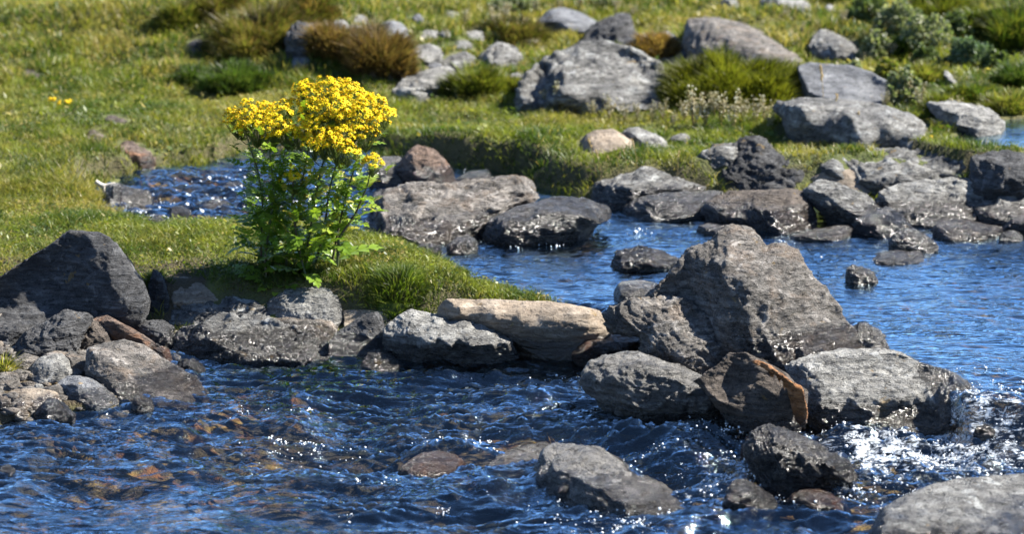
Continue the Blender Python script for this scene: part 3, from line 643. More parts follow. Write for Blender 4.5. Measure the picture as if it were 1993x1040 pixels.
rock('rock', 'low wet grey rock washed by white water, left of the rust-tipped rock', 'wetlight', .20, [(712,345),(722,322),(746,306),(775,306),(790,318),(797,345),(790,362),(750,366),(718,362)], group=G3, amp=.6)
rock('stone', 'thin dark flat stone under the grass overhang by the creek', 'dark', .14, [(868,362),(884,350),(910,336),(943,333),(962,345),(950,358),(900,366)], group=G3)
rock('rock', 'hump of grey rock with seed stalks behind it on the far shore', 'grey', .30, [(1143,380),(1155,366),(1174,354),(1210,340),(1250,332),(1299,346),(1343,362),(1372,372),(1330,384),(1250,396),(1200,410),(1160,400)], group=G3, amp=1.1, strata=.9)
rock('rock', 'long low grey rock on the far waterline in front of the grey hump', 'grey', .30, [(1208,408),(1216,390),(1283,379),(1343,374),(1400,375),(1415,390),(1372,422),(1335,430),(1240,427),(1212,418)], group=G3, amp=.9)
rock('boulder', 'rough spiky dark grey boulder rising from the far rock line', 'dark', .30, [(1388,364),(1400,340),(1420,320),(1432,288),(1450,272),(1475,269),(1495,276),(1514,293),(1530,317),(1560,325),(1578,336),(1568,360),(1500,376),(1440,378)], group=G3, amp=1.6, cat='boulder')
rock('rock', 'small grey rock sunk in grass left of the spiky boulder', 'grey', .18, [(1355,305),(1388,282),(1436,278),(1440,300),(1424,318),(1376,322)], group=G3, amp=1.2)
rock('rock', 'dark shadowed ledge hanging over the far waterline', 'brown', .34, [(1366,408),(1385,386),(1420,375),(1480,370),(1530,366),(1565,372),(1582,400),(1592,440),(1560,455),(1450,448),(1385,432)],
 inner=[(1400,385,.5),(1480,377,.5),(1550,376,.5),(1400,405,.3),(1480,400,.12),(1550,402,.12),(1480,430,.24),(1420,428,.24)], group=G3, bot=.3, top=.7, amp=.9, cat='rock')
rock('stone', 'bright wet flat stone lying under the dark far ledge', 'light', .14, [(1425,424),(1440,418),(1480,413),(1530,414),(1549,419),(1541,428),(1453,432)], group=G3, Y0=9.3, amp=.4)
rock('rock', 'angular pale rock slanting right of the dark far ledge', 'grey', .30, [(1560,362),(1583,351),(1631,358),(1680,379),(1716,402),(1712,430),(1704,450),(1668,448),(1630,430),(1595,405),(1570,385)], group=G3, amp=.9, soft=1.5, strata=.8)
rock('rock', 'smooth tan oval rock lying among the grey ones of the far line', 'tan', .22, [(1572,350),(1590,340),(1611,333),(1651,330),(1684,342),(1702,363),(1690,380),(1650,380),(1600,364)], group=G3, amp=.35, Y0=9.7)
rock('boulder', 'long grey boulder with knobbly back at the grass edge of the far line', 'grey', .40, [(1583,340),(1610,322),(1651,309),(1690,300),(1732,296),(1765,293),(1833,303),(1886,323),(1892,340),(1874,360),(1820,372),(1773,380),(1716,380),(1690,368),(1640,345)], group=G3, amp=1.4, cat='boulder')
rock('boulder', 'blocky dark boulder at the right frame edge of the far line', 'dark', .34, [(1888,352),(1893,311),(1920,302),(1954,296),(1993,299),(2040,304),(2060,350),(2040,390),(1974,382),(1934,380),(1902,368)], group=G3, amp=.9, cat='boulder', Y0=9.3)
rock('rock', 'wide pale rock with a shadowed lower face in the right part of the far line', 'light', .34, [(1700,400),(1716,376),(1773,355),(1825,350),(1878,354),(1926,374),(1942,386),(1900,412),(1885,440),(1830,446),(1770,440),(1712,424)],
 inner=[(1760,368,.56),(1830,362,.6),(1890,372,.56),(1760,390,.4),(1830,388,.42),(1890,395,.38),(1780,418,.16),(1850,420,.16),(1730,405,.28)], group=G3, amp=1.2)
rock('rock', 'grey rock with a torn edge at the right frame side of the far waterline', 'light', .30, [(1892,412),(1902,391),(1946,378),(1993,377),(2050,380),(2060,430),(1993,446),(1930,444),(1895,432)], group=G3, amp=1.1)
rock('rock', 'dark low rock filling the gap under the wide pale rock', 'dark', .20, [(1650,440),(1690,410),(1730,404),(1760,420),(1790,440),(1770,464),(1720,464),(1670,456)], group=G3)
rock('rock', 'low flat brownish rock at the right far waterline', 'warm', .22, [(1815,450),(1835,436),(1869,430),(1909,438),(1950,448),(1935,468),(1869,472),(1825,462)], group=G3)
rock('rock', 'wedge of grey rock half out of frame above the tiny white stone', 'grey', .18, [(1944,444),(1960,430),(1993,420),(2050,415),(2050,460),(1993,454),(1955,450)], group=G3)
rock('stone', 'tiny white stone at the right end of the far waterline', 'light', .10, [(1943,466),(1950,453),(1972,449),(1990,455),(1992,470),(1965,474)], group=G3)
rock('rock', 'thin flat rock barely above water below the far ledge', 'warm', .16, [(1538,462),(1560,454),(1590,448),(1643,441),(1664,448),(1652,463),(1621,470),(1560,468)], group=G3)
rock('stone', 'small flat wet stone at the far waterline left of the tallest boulder peak', 'warm', .12, [(1348,452),(1362,441),(1380,437),(1420,441),(1432,455),(1400,461)], group=G3)
rock('stone', 'jagged little wet stone at the foot of the angular pale rock', 'wet', .10, [(1658,436),(1668,424),(1688,428),(1706,436),(1712,456),(1684,460),(1662,450)], group=G3)
# --- in the pool
rock('stone', 'layered stone perched on a flat one in the right of the pool', 'light', .16, [(1730,478),(1734,463),(1754,449),(1776,446),(1816,464),(1826,484),(1800,496),(1760,492),(1736,488)], group=G4, strata=1.5, amp=1.1, soft=1.5, sdir=(-.2,-.2,1))
rock('stone', 'flat wet stone carrying the layered stone in the pool', 'wet', .22, [(1692,508),(1712,498),(1745,488),(1798,492),(1824,508),(1776,516),(1720,516)], group=G4, amp=.7)
rock('stone', 'lone small black and white wet stone in open pool water', 'wetlight', .09, [(1646,537),(1648,525),(1658,516),(1687,523),(1713,537),(1708,550),(1674,554),(1650,550)], group=G4)
rock('stone', 'dark wet stone awash in the pool behind the smooth grey one', 'wet', .22, [(1193,510),(1205,496),(1226,487),(1261,484),(1301,496),(1324,510),(1292,522),(1235,532),(1199,524)], group=G4, amp=1.4)
rock('stone', 'smooth light grey stone in the pool left of the tallest boulder', 'light', .20, [(1192,568),(1213,552),(1239,547),(1274,554),(1300,562),(1290,585),(1262,596),(1217,592),(1197,580)], group=G4, amp=.5)
# --- hillside
rock('boulder', 'largest hillside boulder, streaked grey with a dark left face', 'grey', .8,
 [(1006,180),(1008,165),(1024,141),(1061,109),(1097,95),(1137,84),(1202,87),(1242,101),(1283,122),(1288,150),(1296,178),(1275,208),(1226,222),(1162,222),(1101,204),(1050,200),(1012,200)],
 inner=[(1055,130,.52),(1097,108,.54),(1180,98,.6),(1240,115,.56),(1098,150,.16),(1170,140,.30),(1250,150,.36),(1095,190,.0),(1170,180,.14),(1240,185,.2),(1040,165,.40),(1050,190,.26)], group=G5, amp=1.1, strata=1.6, sdir=(.35,-.25,.8), chips=3, soft=3, cat='boulder')
rock('rock', 'dark upright rock with white speckles behind the largest hillside boulder', 'dark', .3, [(1110,100),(1130,80),(1153,61),(1180,44),(1205,34),(1226,33),(1238,57),(1240,97),(1235,112),(1160,110)], group=G5, amp=1.2, Y0=12.1)
rock('rock', 'blue-grey flat-faced rock on the hillside, left of the speckled rock', 'slate', .4, [(1040,42),(1069,20),(1093,15),(1137,30),(1180,48),(1160,66),(1137,72),(1105,70),(1073,52)], group=G5, amp=.4)
rock('boulder', 'broad lichen-mottled boulder behind the green tussock, upper right of centre', 'warm', .8, [(1330,84),(1335,58),(1343,40),(1376,37),(1444,51),(1490,68),(1530,92),(1575,120),(1570,142),(1514,140),(1450,125),(1400,106),(1350,98)], group=G5, amp=.8, cat='boulder')
rock('rock', 'long low dark-edged rock in front of the lichen-mottled boulder', 'grey', .5, [(1252,112),(1303,96),(1351,88),(1404,92),(1456,100),(1492,122),(1440,126),(1380,124),(1315,132),(1275,126)], group=G5)
rock('boulder', 'smooth blue-grey wedge boulder right of the round tussock', 'slate', .6, [(1551,132),(1575,124),(1599,126),(1651,128),(1700,143),(1740,168),(1772,212),(1716,210),(1651,206),(1571,192),(1555,165)],
 inner=[(1570,140,.5),(1640,142,.56),(1700,165,.5),(1590,165,.30),(1650,175,.30),(1720,190,.32),(1650,195,.14)], group=G5, amp=.5, cat='boulder')
rock('boulder', 'long flat-topped grey boulder with a shadowed front, behind the seed stalks', 'grey', .6, [(1502,206),(1520,196),(1563,191),(1651,193),(1716,205),(1773,225),(1820,258),(1810,270),(1773,280),(1672,292),(1611,275),(1551,248)],
 inner=[(1560,203,.52),(1650,206,.54),(1720,218,.5),(1780,242,.44),(1560,218,.22),(1650,222,.16),(1730,236,.16),(1640,262,.24),(1720,262,.24)], group=G5, bot=.26, amp=.8, chips=8, soft=2, top=.75, cat='boulder')
rock('rock', 'dark rock with pale ridge high on the right hillside', 'grey', .4, [(1573,98),(1582,76),(1599,64),(1623,68),(1676,88),(1682,109),(1666,128),(1640,122),(1610,124),(1587,110)], group=G5)
rock('rock', 'pale rock running down to the upper pool at the right', 'light', .5, [(1806,204),(1853,197),(1914,212),(1962,234),(1940,256),(1918,268),(1878,256),(1829,234)], group=G5)
rock('rock', 'tan rock in the grass in front of the largest hillside boulder', 'tan', .3, [(1118,284),(1140,268),(1162,257),(1194,253),(1226,272),(1236,286),(1200,298),(1150,300)], group=G5, amp=.5)
rock('rock', 'white rock beside the tan rock in the middle grass', 'light', .25, [(1208,262),(1225,251),(1242,249),(1275,262),(1302,280),(1265,286),(1230,284)], group=G5, amp=.6)
rock('stone', 'small white stone right of the white rock in the grass', 'light', .12, [(1302,270),(1318,261),(1340,262),(1348,272),(1330,279),(1308,278)], group=G5)
rock('rock', 'long pale grey outcrop in the grass behind the flowers', 'light', .5, [(744,182),(765,168),(785,152),(833,136),(871,129),(893,144),(880,162),(833,176),(785,190)], group=G5, strata=1.0)
rock('rock', 'bluish pale rock above the brown tussocks at upper centre', 'slate', .35, [(735,70),(745,55),(761,46),(785,60),(806,80),(800,92),(765,92),(738,84)], group=G5)
rock('rock', 'whitish low rock below the bluish rock at upper centre', 'light', .3, [(797,106),(812,94),(833,88),(862,99),(858,114),(830,122),(803,118)], group=G5)
rock('rock', 'greyish flat rock between two outcrops at upper centre', 'grey', .3, [(855,118),(880,108),(905,102),(926,114),(910,130),(880,138),(860,132)], group=G5)
rock('rock', 'jagged pale rocky ledge left of the largest hillside boulder', 'light', .4, [(930,116),(950,98),(967,86),(1000,94),(1014,112),(1000,128),(960,138),(936,130)], group=G5, amp=1.5)
rock('stone', 'small grey stone near the top centre above the ledge', 'slate', .15, [(800,34),(810,26),(822,30),(824,40),(808,44)], group=G5)
rock('stone', 'pale stone beside the dark burrow bank at upper left of centre', 'light', .2, [(640,62),(650,42),(668,40),(682,56),(676,68),(655,70)], group=G5)
rock('stone', 'grey slab-like stone half buried left of the brown tussocks', 'slate', .25, [(562,132),(572,112),(590,106),(602,116),(600,134),(580,140)], group=G5)
rock('stone', 'black and white stone in short grass at upper left', 'dark', .2, [(362,98),(366,84),(380,78),(400,82),(404,98),(384,104)], group=G5)
rock('stone', 'low dark stone right of the black and white one at upper left', 'dark', .2, [(404,98),(412,88),(432,88),(447,96),(446,106),(420,106)], group=G5)
rock('slab', 'pale slab cut by the top frame edge, right of centre', 'light', .5, [(1480,2),(1500,-8),(1540,-6),(1572,8),(1562,26),(1530,22),(1490,14)], group=G5, cat='rock')
rock('stone', 'bright white stone at the top frame edge', 'light', .25, [(1403,4),(1412,-6),(1428,-4),(1442,10),(1436,22),(1415,18)], group=G5)
rock('stone', 'brown earthy stone lying in the left meadow near the creek', 'rust', .2, [(222,286),(234,278),(252,276),(270,284),(300,292),(308,306),(290,314),(256,304),(236,296)], group=G5, amp=1.6)
rock('stone', 'narrow dark brown clod in the left meadow above the earthy stone', 'brown', .12, [(202,234),(212,226),(240,230),(254,234),(250,242),(224,240)], group=G5)
rock('stone', 'small round brown clod left of the earthy stone', 'brown', .12, [(167,268),(172,255),(184,255),(202,266),(198,278),(180,276)], group=G5)
rock('stone', 'flat brown clod high in the left meadow', 'brown', .15, [(38,146),(48,136),(66,140),(84,148),(80,156),(56,154)], group=G5)
rock('stone', 'whitish slanted stone among the right hillside shrubs', 'light', .15, [(1834,144),(1840,136),(1852,146),(1864,162),(1858,168),(1844,158)], group=G5)
rock('stone', 'tiny white stone near the top right of centre', 'light', .15, [(1604,18),(1610,8),(1622,10),(1624,20),(1612,24)], group=G5)
rock('stone', 'pale grey stone between the two largest hillside rocks', 'light', .25, [(1272,84),(1280,68),(1298,64),(1316,74),(1318,88),(1295,94)], group=G5)
rock('rock', 'pale rock with a black hollow side at the creek bend, under the white stick', 'light', .2, [(198,392),(202,368),(226,357),(254,368),(283,374),(301,400),(285,412),(248,414),(215,408)],
 inner=[(210,376,.4),(250,380,.15),(285,385,.4),(225,392,.3),(250,402,.05),(280,402,.2)], group=G3)
rock('stone', 'dark wet stone awash in the creek just right of the black hollow rock', 'wet', .14, [(318,418),(330,405),(352,402),(372,412),(366,424),(336,428)], group=G4, amp=1.2, bulge=.1)
rock('stone', 'low dark stone in the middle of the left creek', 'wet', .14, [(392,402),(410,390),(436,390),(452,402),(436,412),(404,412)], group=G4, amp=1.2, bulge=.1)
rock('stone', 'wet stone near the far bank of the left creek', 'wet', .14, [(352,372),(366,362),(388,362),(402,372),(386,380),(362,380)], group=G4, amp=1.2, bulge=.1)
rock('stone', 'dark stone behind the stems in the left creek', 'wet', .14, [(428,366),(444,354),(470,356),(482,368),(462,376),(436,376)], group=G4, amp=1.2, bulge=.1)
rock('stone', 'small wet stone by the near bank of the left creek', 'wet', .14, [(286,430),(300,420),(318,422),(326,432),(308,438)], group=G4, amp=1.2, bulge=.1)
rock('stone', 'flat wet rusty stone beside the rust-tipped rock in the creek', 'wet', .14, [(716,384),(734,372),(762,372),(776,384),(756,392),(728,392)], group=G4, amp=1.2, bulge=.1)

_r = random.Random(21); _sp = [(655,95,16),(690,60,18),(715,92,14),(730,112,16),(775,110,14),(835,70,16),(868,66,12),(900,88,16),(845,128,14),(905,158,18),(945,150,16),(1010,150,14),(700,38,12),(880,30,12),(925,70,14),(965,60,12),(1030,72,16),(820,190,12)]
_sp.sort(); _W = 'first second third fourth fifth sixth seventh eighth ninth tenth eleventh twelfth thirteenth fourteenth fifteenth sixteenth seventeenth eighteenth'.split()
for _k, (_x, _y, _s) in enumerate(_sp):
    _p = [(_x+_s*1.3*_r.uniform(.75, 1.2)*math.cos(a_), _y-_s*.6*_r.uniform(.7, 1.2)*math.sin(a_)) for a_ in [i_*.785 for i_ in range(8)]]
    rock('stone', 'small pale stone, '+_W[_k]+' from the left in the stony patch at the top centre', _r.choice(['light', 'light', 'slate', 'grey']), .12, _p, group='small stones of the stony patch', amp=1.2)
rock('rock', 'dark rock in the shadowed burrow bank between the brown tussocks', 'dark', .25, [(552,82),(560,60),(580,46),(612,50),(640,72),(634,104),(596,112),(566,104)], group=G5, amp=1.5)

# ------------------------------------------------------------------ grass, tussocks, shrubs
def blade_arrays(p, h, w, az, lean, col, tipcol=None):
    n = len(p); dx, dy = np.cos(az), np.sin(az)
    fa = RS.uniform(0, math.pi, n); wxv, wyv = np.cos(fa), np.sin(fa)
    def at(t, ww):
        c = p+np.stack([dx*lean*h*t**1.7, dy*lean*h*t**1.7, h*t*(1-.25*lean*t)], axis=1)
        o = np.stack([wxv*w*ww/2, wyv*w*ww/2, np.zeros(n)], axis=1); return c-o, c+o
    a, b = at(0, 1); c, d = at(.55, .8); e, _ = at(1, 0)
    V = np.stack([a, b, c, d, e], axis=1).reshape(-1, 3)
    base = np.arange(n)*5
    Q = np.stack([base, base+1, base+3, base+2], axis=1); T = np.stack([base+2, base+3, base+4], axis=1)
    tc = col if tipcol is None else tipcol
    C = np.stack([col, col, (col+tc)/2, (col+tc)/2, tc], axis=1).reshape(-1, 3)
    return V, Q, T, C
def palette(x, y, n):
    k = fbm(P3(x*1.3, y*1.3, 2.0), 4); k2 = fbm(P3(x*6, y*6, 7.0), 3); r = RS.rand(n)
    a = np.array([.185, .212, .030]); b = np.array([.065, .105, .014]); c = np.array([.34, .28, .085]); d = np.array([.255, .240, .052])
    t = sstep(-.25, .45, k2+.35*(r-.5))[:, None]
    col = b*(1-t)+a*t
    u = sstep(.0, .55, k+.5*(r-.5))[:, None]; col = col*(1-u)+d*u
    s = (RS.rand(n) < (.06+.14*sstep(0, .5, k)+.26*sstep(10.8, 12.5, y)+.35*sstep(.25, .6, fbm(P3(x*2.4, y*2.4, 33.), 3))))[:, None]; col = np.where(s, c, col)
    return col*RS.uniform(.75, 1.25, n)[:, None]
def scatter(n, x0, x1, y0, y1, fan=None):
    x = RS.uniform(x0, x1, n); y = RS.uniform(y0, y1, n)
    if fan: 
        keep = np.abs(x) < y*.177+fan; x, y = x[keep], y[keep]
    z, s, s2 = bilin(TZ, x, y), bilin(TS, x, y), bilin(TS2, x, y)
    i = np.clip(np.searchsorted(GX, x)-1, 0, len(GX)-2); j = np.clip(np.searchsorted(GY, y)-1, 0, len(GY)-2)
    ok = (s < -.012) & (s2 < -.02) & ~FOOT[j, i]
    ok &= ~((y < 8.02) & (x < -.98))            # stony shore of the left heap
    so = bilin(soil, x, y); ok &= (RS.rand(len(x)) > so*.55)
    return x[ok], y[ok], z[ok]
def grass(name, n, box, hr, wr, lean, label_kind='stuff', fan=.4, dens=None):
    x, y, z = scatter(n, *box, fan=fan)
    if dens is not None:
        k = dens(x, y) > RS.rand(len(x)); x, y, z = x[k], y[k], z[k]
    m = len(x); tall = 1+.7*np.clip(fbm(P3(x*3, y*3, 11.), 3), -.6, 1)
    h = RS.uniform(*hr, m)*tall; w = RS.uniform(*wr, m); col = palette(x, y, m)
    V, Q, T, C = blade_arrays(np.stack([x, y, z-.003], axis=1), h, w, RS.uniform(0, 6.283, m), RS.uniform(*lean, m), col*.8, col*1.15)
    o = np_mesh(name, V, [Q, T], M_BLADE, smooth=False, colors=C); return tag(o, kind='stuff')
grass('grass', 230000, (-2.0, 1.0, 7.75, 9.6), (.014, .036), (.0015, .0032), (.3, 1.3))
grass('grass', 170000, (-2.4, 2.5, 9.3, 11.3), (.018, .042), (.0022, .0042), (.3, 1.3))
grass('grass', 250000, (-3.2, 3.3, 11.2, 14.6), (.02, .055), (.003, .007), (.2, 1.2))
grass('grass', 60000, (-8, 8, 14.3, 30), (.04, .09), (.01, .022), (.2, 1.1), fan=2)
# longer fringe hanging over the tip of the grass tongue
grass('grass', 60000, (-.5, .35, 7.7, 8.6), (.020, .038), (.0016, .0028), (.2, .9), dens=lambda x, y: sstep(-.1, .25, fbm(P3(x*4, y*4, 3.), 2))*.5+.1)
# small leaves in the turf
def leaflets(n, box, size, fan=.3):
    x, y, z = scatter(n, *box, fan=fan); m = len(x); c = np.stack([x, y, z+RS.uniform(.006, .028, m)], axis=1)
    az = RS.uniform(0, 6.283, m); ti = RS.normal(0, .45, (m, 2)); L = RS.uniform(*size, m)[:, None]
    u = np.stack([np.cos(az), np.sin(az), ti[:, 0]], axis=1)*L; v = np.stack([-np.sin(az), np.cos(az), ti[:, 1]], axis=1)*L*.45
    V = np.stack([c-u*.5, c+v*.6, c+u*.5, c-v*.6], axis=1).reshape(-1, 3); b = np.arange(m)*4
    col = palette(x, y, m)*.95
    return tag(np_mesh('turf_leaves', V, np.stack([b, b+1, b+2, b+3], axis=1), M_BLADE, smooth=False, colors=np.repeat(col, 4, axis=0)), kind='stuff')
leaflets(26000, (-2.0, .9, 7.75, 9.4), (.006, .016))
leaflets(14000, (-3, 3, 10, 14.2), (.014, .03))

def on_ground(px, py):
    Y = hit(px, py); p = PY(px, py, Y); return np.array([p[0], p[1], float(bilin(TZ, p[0], p[1]))])
def px_m(Y): return Y/CT/FPX
def tussock(label, px, py, wpx, hpx, cols, n=3500, deep=.8, bw=.005, lean=.55, group='tussocks and grass clumps on the banks', name='tussock', cat='tussock'):
    c = on_ground(px, py); s = px_m(c[1]); rx = wpx*s/2; hh = hpx*s*.92; ry = rx*deep
    a = RS.uniform(0, 6.283, n); r = np.sqrt(RS.rand(n)); edge = 1+.42*fbm(P3(np.cos(a)*1.6+px, np.sin(a)*1.6, 5.), 3); x, y = rx*r*edge*np.cos(a), ry*r*edge*np.sin(a)
    # a low mound under the blades
    wob = 1+.45*fbm(P3(x/rx*2.4+px, y/rx*2.4, 1.), 4)
    top = hh*np.sqrt(np.clip(1-r*r*.85, 0, 1))*wob
    z0 = top*.35; h = (top-z0)*RS.uniform(.55, 1.08, n)+.01
    az = a+RS.normal(0, .9, n); ln = lean*(.55+r)*RS.uniform(.4, 1.7, n)
    cc = np.array(cols)[RS.randint(0, len(cols), n)]; k = sstep(-.3, .4, fbm(P3(x/rx*2.2, y/rx*2.2, px*.1), 3))[:, None]
    cc = cc*(.7+.5*k)*RS.uniform(.75, 1.2, n)[:, None]
    gz = bilin(TZ, x+c[0], y+c[1]+ry*.6)-c[2]
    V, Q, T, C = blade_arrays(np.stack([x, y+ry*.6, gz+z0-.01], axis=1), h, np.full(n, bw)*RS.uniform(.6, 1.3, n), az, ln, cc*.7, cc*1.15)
    # core dome
    m, q = 22, 9; th = np.linspace(0, 2*math.pi, m, endpoint=False); dv = []
    for i in range(q):
        f = i/(q-1)
        for t_ in th:
            rr = f; X, Y_ = rx*rr*.97*math.cos(t_), ry*rr*.97*math.sin(t_); wv = 1+.35*float(fbm(np.array([[X/rx*1.8+px, Y_/rx*1.8, 1.]]), 3)[0])
            dv.append((X, Y_+ry*.6, hh*math.sqrt(max(0, 1-rr*rr*.85))*wv*.42-(.06 if i == q-1 else 0)))
    dv = np.array(dv); b0 = len(V); df = []
    for i in range(q-1):
        for j in range(m): df.append((b0+i*m+j, b0+(i+1)*m+j, b0+(i+1)*m+(j+1) % m, b0+i*m+(j+1) % m))
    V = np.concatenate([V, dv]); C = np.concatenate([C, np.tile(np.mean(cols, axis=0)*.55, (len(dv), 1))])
    o = np_mesh(name, V, [Q, T, np.array(df)], M_BLADE, smooth=False, colors=C); o.location = tuple(c)
    return tag(o, label, cat, group)
OL = [(.13,.15,.02),(.09,.12,.016),(.17,.17,.03)]; BR = [(.20,.12,.045),(.15,.09,.03),(.25,.17,.07),(.12,.10,.03)]; DG = [(.05,.09,.018),(.07,.12,.02),(.10,.13,.03)]; MX = [(.16,.15,.035),(.19,.13,.05),(.10,.11,.02)]; YG = [(.19,.20,.035),(.13,.17,.025),(.25,.22,.06)]
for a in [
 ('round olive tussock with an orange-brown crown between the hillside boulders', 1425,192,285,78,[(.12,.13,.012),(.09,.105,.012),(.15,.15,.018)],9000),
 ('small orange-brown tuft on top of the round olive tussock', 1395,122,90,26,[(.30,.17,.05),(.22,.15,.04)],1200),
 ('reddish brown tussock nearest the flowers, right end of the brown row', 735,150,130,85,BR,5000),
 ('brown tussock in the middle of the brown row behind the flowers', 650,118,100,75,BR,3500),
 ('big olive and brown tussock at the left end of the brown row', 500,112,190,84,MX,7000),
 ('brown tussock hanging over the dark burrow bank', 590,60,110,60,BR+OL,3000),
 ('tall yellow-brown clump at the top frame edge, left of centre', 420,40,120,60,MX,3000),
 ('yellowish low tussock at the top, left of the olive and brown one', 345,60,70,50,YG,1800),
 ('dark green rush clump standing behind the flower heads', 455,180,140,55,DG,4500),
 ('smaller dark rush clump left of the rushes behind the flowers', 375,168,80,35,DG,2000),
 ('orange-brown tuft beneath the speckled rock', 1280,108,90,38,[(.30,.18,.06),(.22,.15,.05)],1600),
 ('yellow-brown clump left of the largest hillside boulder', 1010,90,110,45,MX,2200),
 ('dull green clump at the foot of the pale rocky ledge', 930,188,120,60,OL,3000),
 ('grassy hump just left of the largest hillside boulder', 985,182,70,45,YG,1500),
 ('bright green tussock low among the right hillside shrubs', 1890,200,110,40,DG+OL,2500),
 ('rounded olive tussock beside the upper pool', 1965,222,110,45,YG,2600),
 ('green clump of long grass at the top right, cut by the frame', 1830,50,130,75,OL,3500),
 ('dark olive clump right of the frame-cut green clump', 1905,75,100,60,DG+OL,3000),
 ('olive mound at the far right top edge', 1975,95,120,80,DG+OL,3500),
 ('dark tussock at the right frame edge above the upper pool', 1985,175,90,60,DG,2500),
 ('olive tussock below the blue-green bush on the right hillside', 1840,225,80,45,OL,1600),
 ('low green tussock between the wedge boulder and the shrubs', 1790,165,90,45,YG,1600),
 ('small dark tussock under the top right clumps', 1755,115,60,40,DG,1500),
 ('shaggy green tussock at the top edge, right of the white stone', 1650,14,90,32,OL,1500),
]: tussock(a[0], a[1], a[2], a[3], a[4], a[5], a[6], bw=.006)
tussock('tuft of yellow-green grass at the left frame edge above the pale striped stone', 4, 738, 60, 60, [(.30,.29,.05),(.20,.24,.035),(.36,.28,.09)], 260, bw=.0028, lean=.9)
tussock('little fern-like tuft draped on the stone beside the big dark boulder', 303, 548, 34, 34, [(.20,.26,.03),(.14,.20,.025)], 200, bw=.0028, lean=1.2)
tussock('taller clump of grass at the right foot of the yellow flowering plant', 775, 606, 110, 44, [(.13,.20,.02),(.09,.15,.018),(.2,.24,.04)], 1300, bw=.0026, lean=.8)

def shrub(label, px, py, wpx, hpx, cols, n=1800, leaf=.02, group='low shrubs on the hillside'):
    c = on_ground(px, py); s = px_m(c[1]); rx = wpx*s/2; hh = hpx*s*1.05; ry = rx*.8
    root = empty('shrub', tuple(c+np.array([0, ry*.5, 0])))
    u = RS.normal(size=(n, 3)); u /= np.linalg.norm(u, axis=1)[:, None]; u[:, 2] = np.abs(u[:, 2])
    r = RS.uniform(.55, 1.0, n)**.6; wob = 1+.4*fbm(u*1.9+px, 3)
    p = u*(r*wob)[:, None]*np.array([rx, ry, hh])
    a = RS.normal(size=(n, 3)); a /= np.linalg.norm(a, axis=1)[:, None]; b = np.cross(a, RS.normal(size=(n, 3))); b /= np.linalg.norm(b, axis=1)[:, None]
    L = RS.uniform(.6, 1.3, n)[:, None]*leaf
    V = np.stack([p-a*L*.5, p+b*L*.28, p+a*L*.5, p-b*L*.28], axis=1).reshape(-1, 3); q = np.arange(n)*4
    cc = np.array(cols)[RS.randint(0, len(cols), n)]*RS.uniform(.7, 1.25, n)[:, None]
    f = np_mesh('foliage', V, np.stack([q, q+1, q+2, q+3], axis=1), M_BLADE, parent=root, smooth=False, colors=np.repeat(cc, 4, axis=0))
    m = 60; az = RS.uniform(0, 6.283, m); rr = np.sqrt(RS.rand(m)); base = np.stack([rx*.3*rr*np.cos(az), ry*.3*rr*np.sin(az), np.full(m, -.02)], axis=1)
    V, Q, T, C = blade_arrays(base, hh*RS.uniform(.6, .95, m), np.full(m, .005), az, RS.uniform(.3, .9, m), np.tile([.14,.11,.07], (m, 1)))
    np_mesh('twigs', V, [Q, T], M_DRY, parent=root, smooth=False, colors=C)
    return tag(root, label, 'shrub', group)
PG = [(.19,.22,.12),(.13,.17,.07),(.27,.28,.18)]; GG = [(.10,.14,.05),(.14,.18,.06),(.07,.10,.03)]
for a in [
 ('pale shrub at the top edge between the two green clumps', 1745,70,90,60,PG),
 ('grey-green bushy shrub left of the pale one at the top right', 1690,42,90,45,GG),
 ('largest pale grey-green shrub high on the right hillside', 1800,100,110,62,PG),
 ('blue-green rounded bush right of the slanted white stone', 1885,128,80,48,[(.11,.17,.09),(.15,.2,.12),(.08,.12,.06)]),
 ('airy pale shrub beside the dark rock with the pale ridge', 1700,128,64,55,PG),
 ('thin pale bush touching the wedge boulder end', 1758,205,70,60,PG),
 ('small yellowish bush left of the airy pale shrub', 1728,165,54,40,YG),
 ('low pale bush on the slope above the wedge boulder', 1655,160,50,34,PG),
 ('dull green shrub right of the largest pale shrub', 1862,75,64,45,GG),
 ('yellow-green shrub at the top centre above the blue-grey rock', 1000,30,110,40,PG),
 ('ragged pale shrub on the top edge left of centre right', 1160,12,110,30,PG),
 ('green shrub by the small dark tussock on the right hillside', 1800,135,60,36,GG),
 ('brownish low bush right of the bright green tussock', 1940,140,60,36,GG),
]: shrub(*a)

# dry weeds and seed stalks
def tube(path, r0, r1, k=5):
    path = np.asarray(path, float); n = len(path); V = []; F = []
    for i in range(n):
        d = path[min(i+1, n-1)]-path[max(i-1, 0)]; d = d/(np.linalg.norm(d)+1e-9)
        a = np.cross(d, [0, 1, .2]); a /= np.linalg.norm(a)+1e-9; b = np.cross(d, a); r = r0+(r1-r0)*i/(n-1)
        for j in range(k): t = 6.2832*j/k; V.append(path[i]+r*(a*math.cos(t)+b*math.sin(t)))
    for i in range(n-1):
        for j in range(k): F.append((i*k+j, i*k+(j+1) % k, (i+1)*k+(j+1) % k, (i+1)*k+j))
    return V, F
class MB:
    def __init__(s): s.v = []; s.f3 = []; s.f4 = []; s.c = []
    def add(s, V, F, col):
        b = len(s.v); s.v += [tuple(q) for q in V]; s.c += [tuple(col)]*len(V)
        for f in F: (s.f3 if len(f) == 3 else s.f4).append(tuple(i+b for i in f))
    def build(s, name, mat, parent=None, smooth=True):
        fs = []
        if s.f4: fs.append(np.array(s.f4))
        if s.f3: fs.append(np.array(s.f3))
        return np_mesh(name, np.array(s.v), fs, mat, parent=parent, smooth=smooth, colors=np.array(s.c))
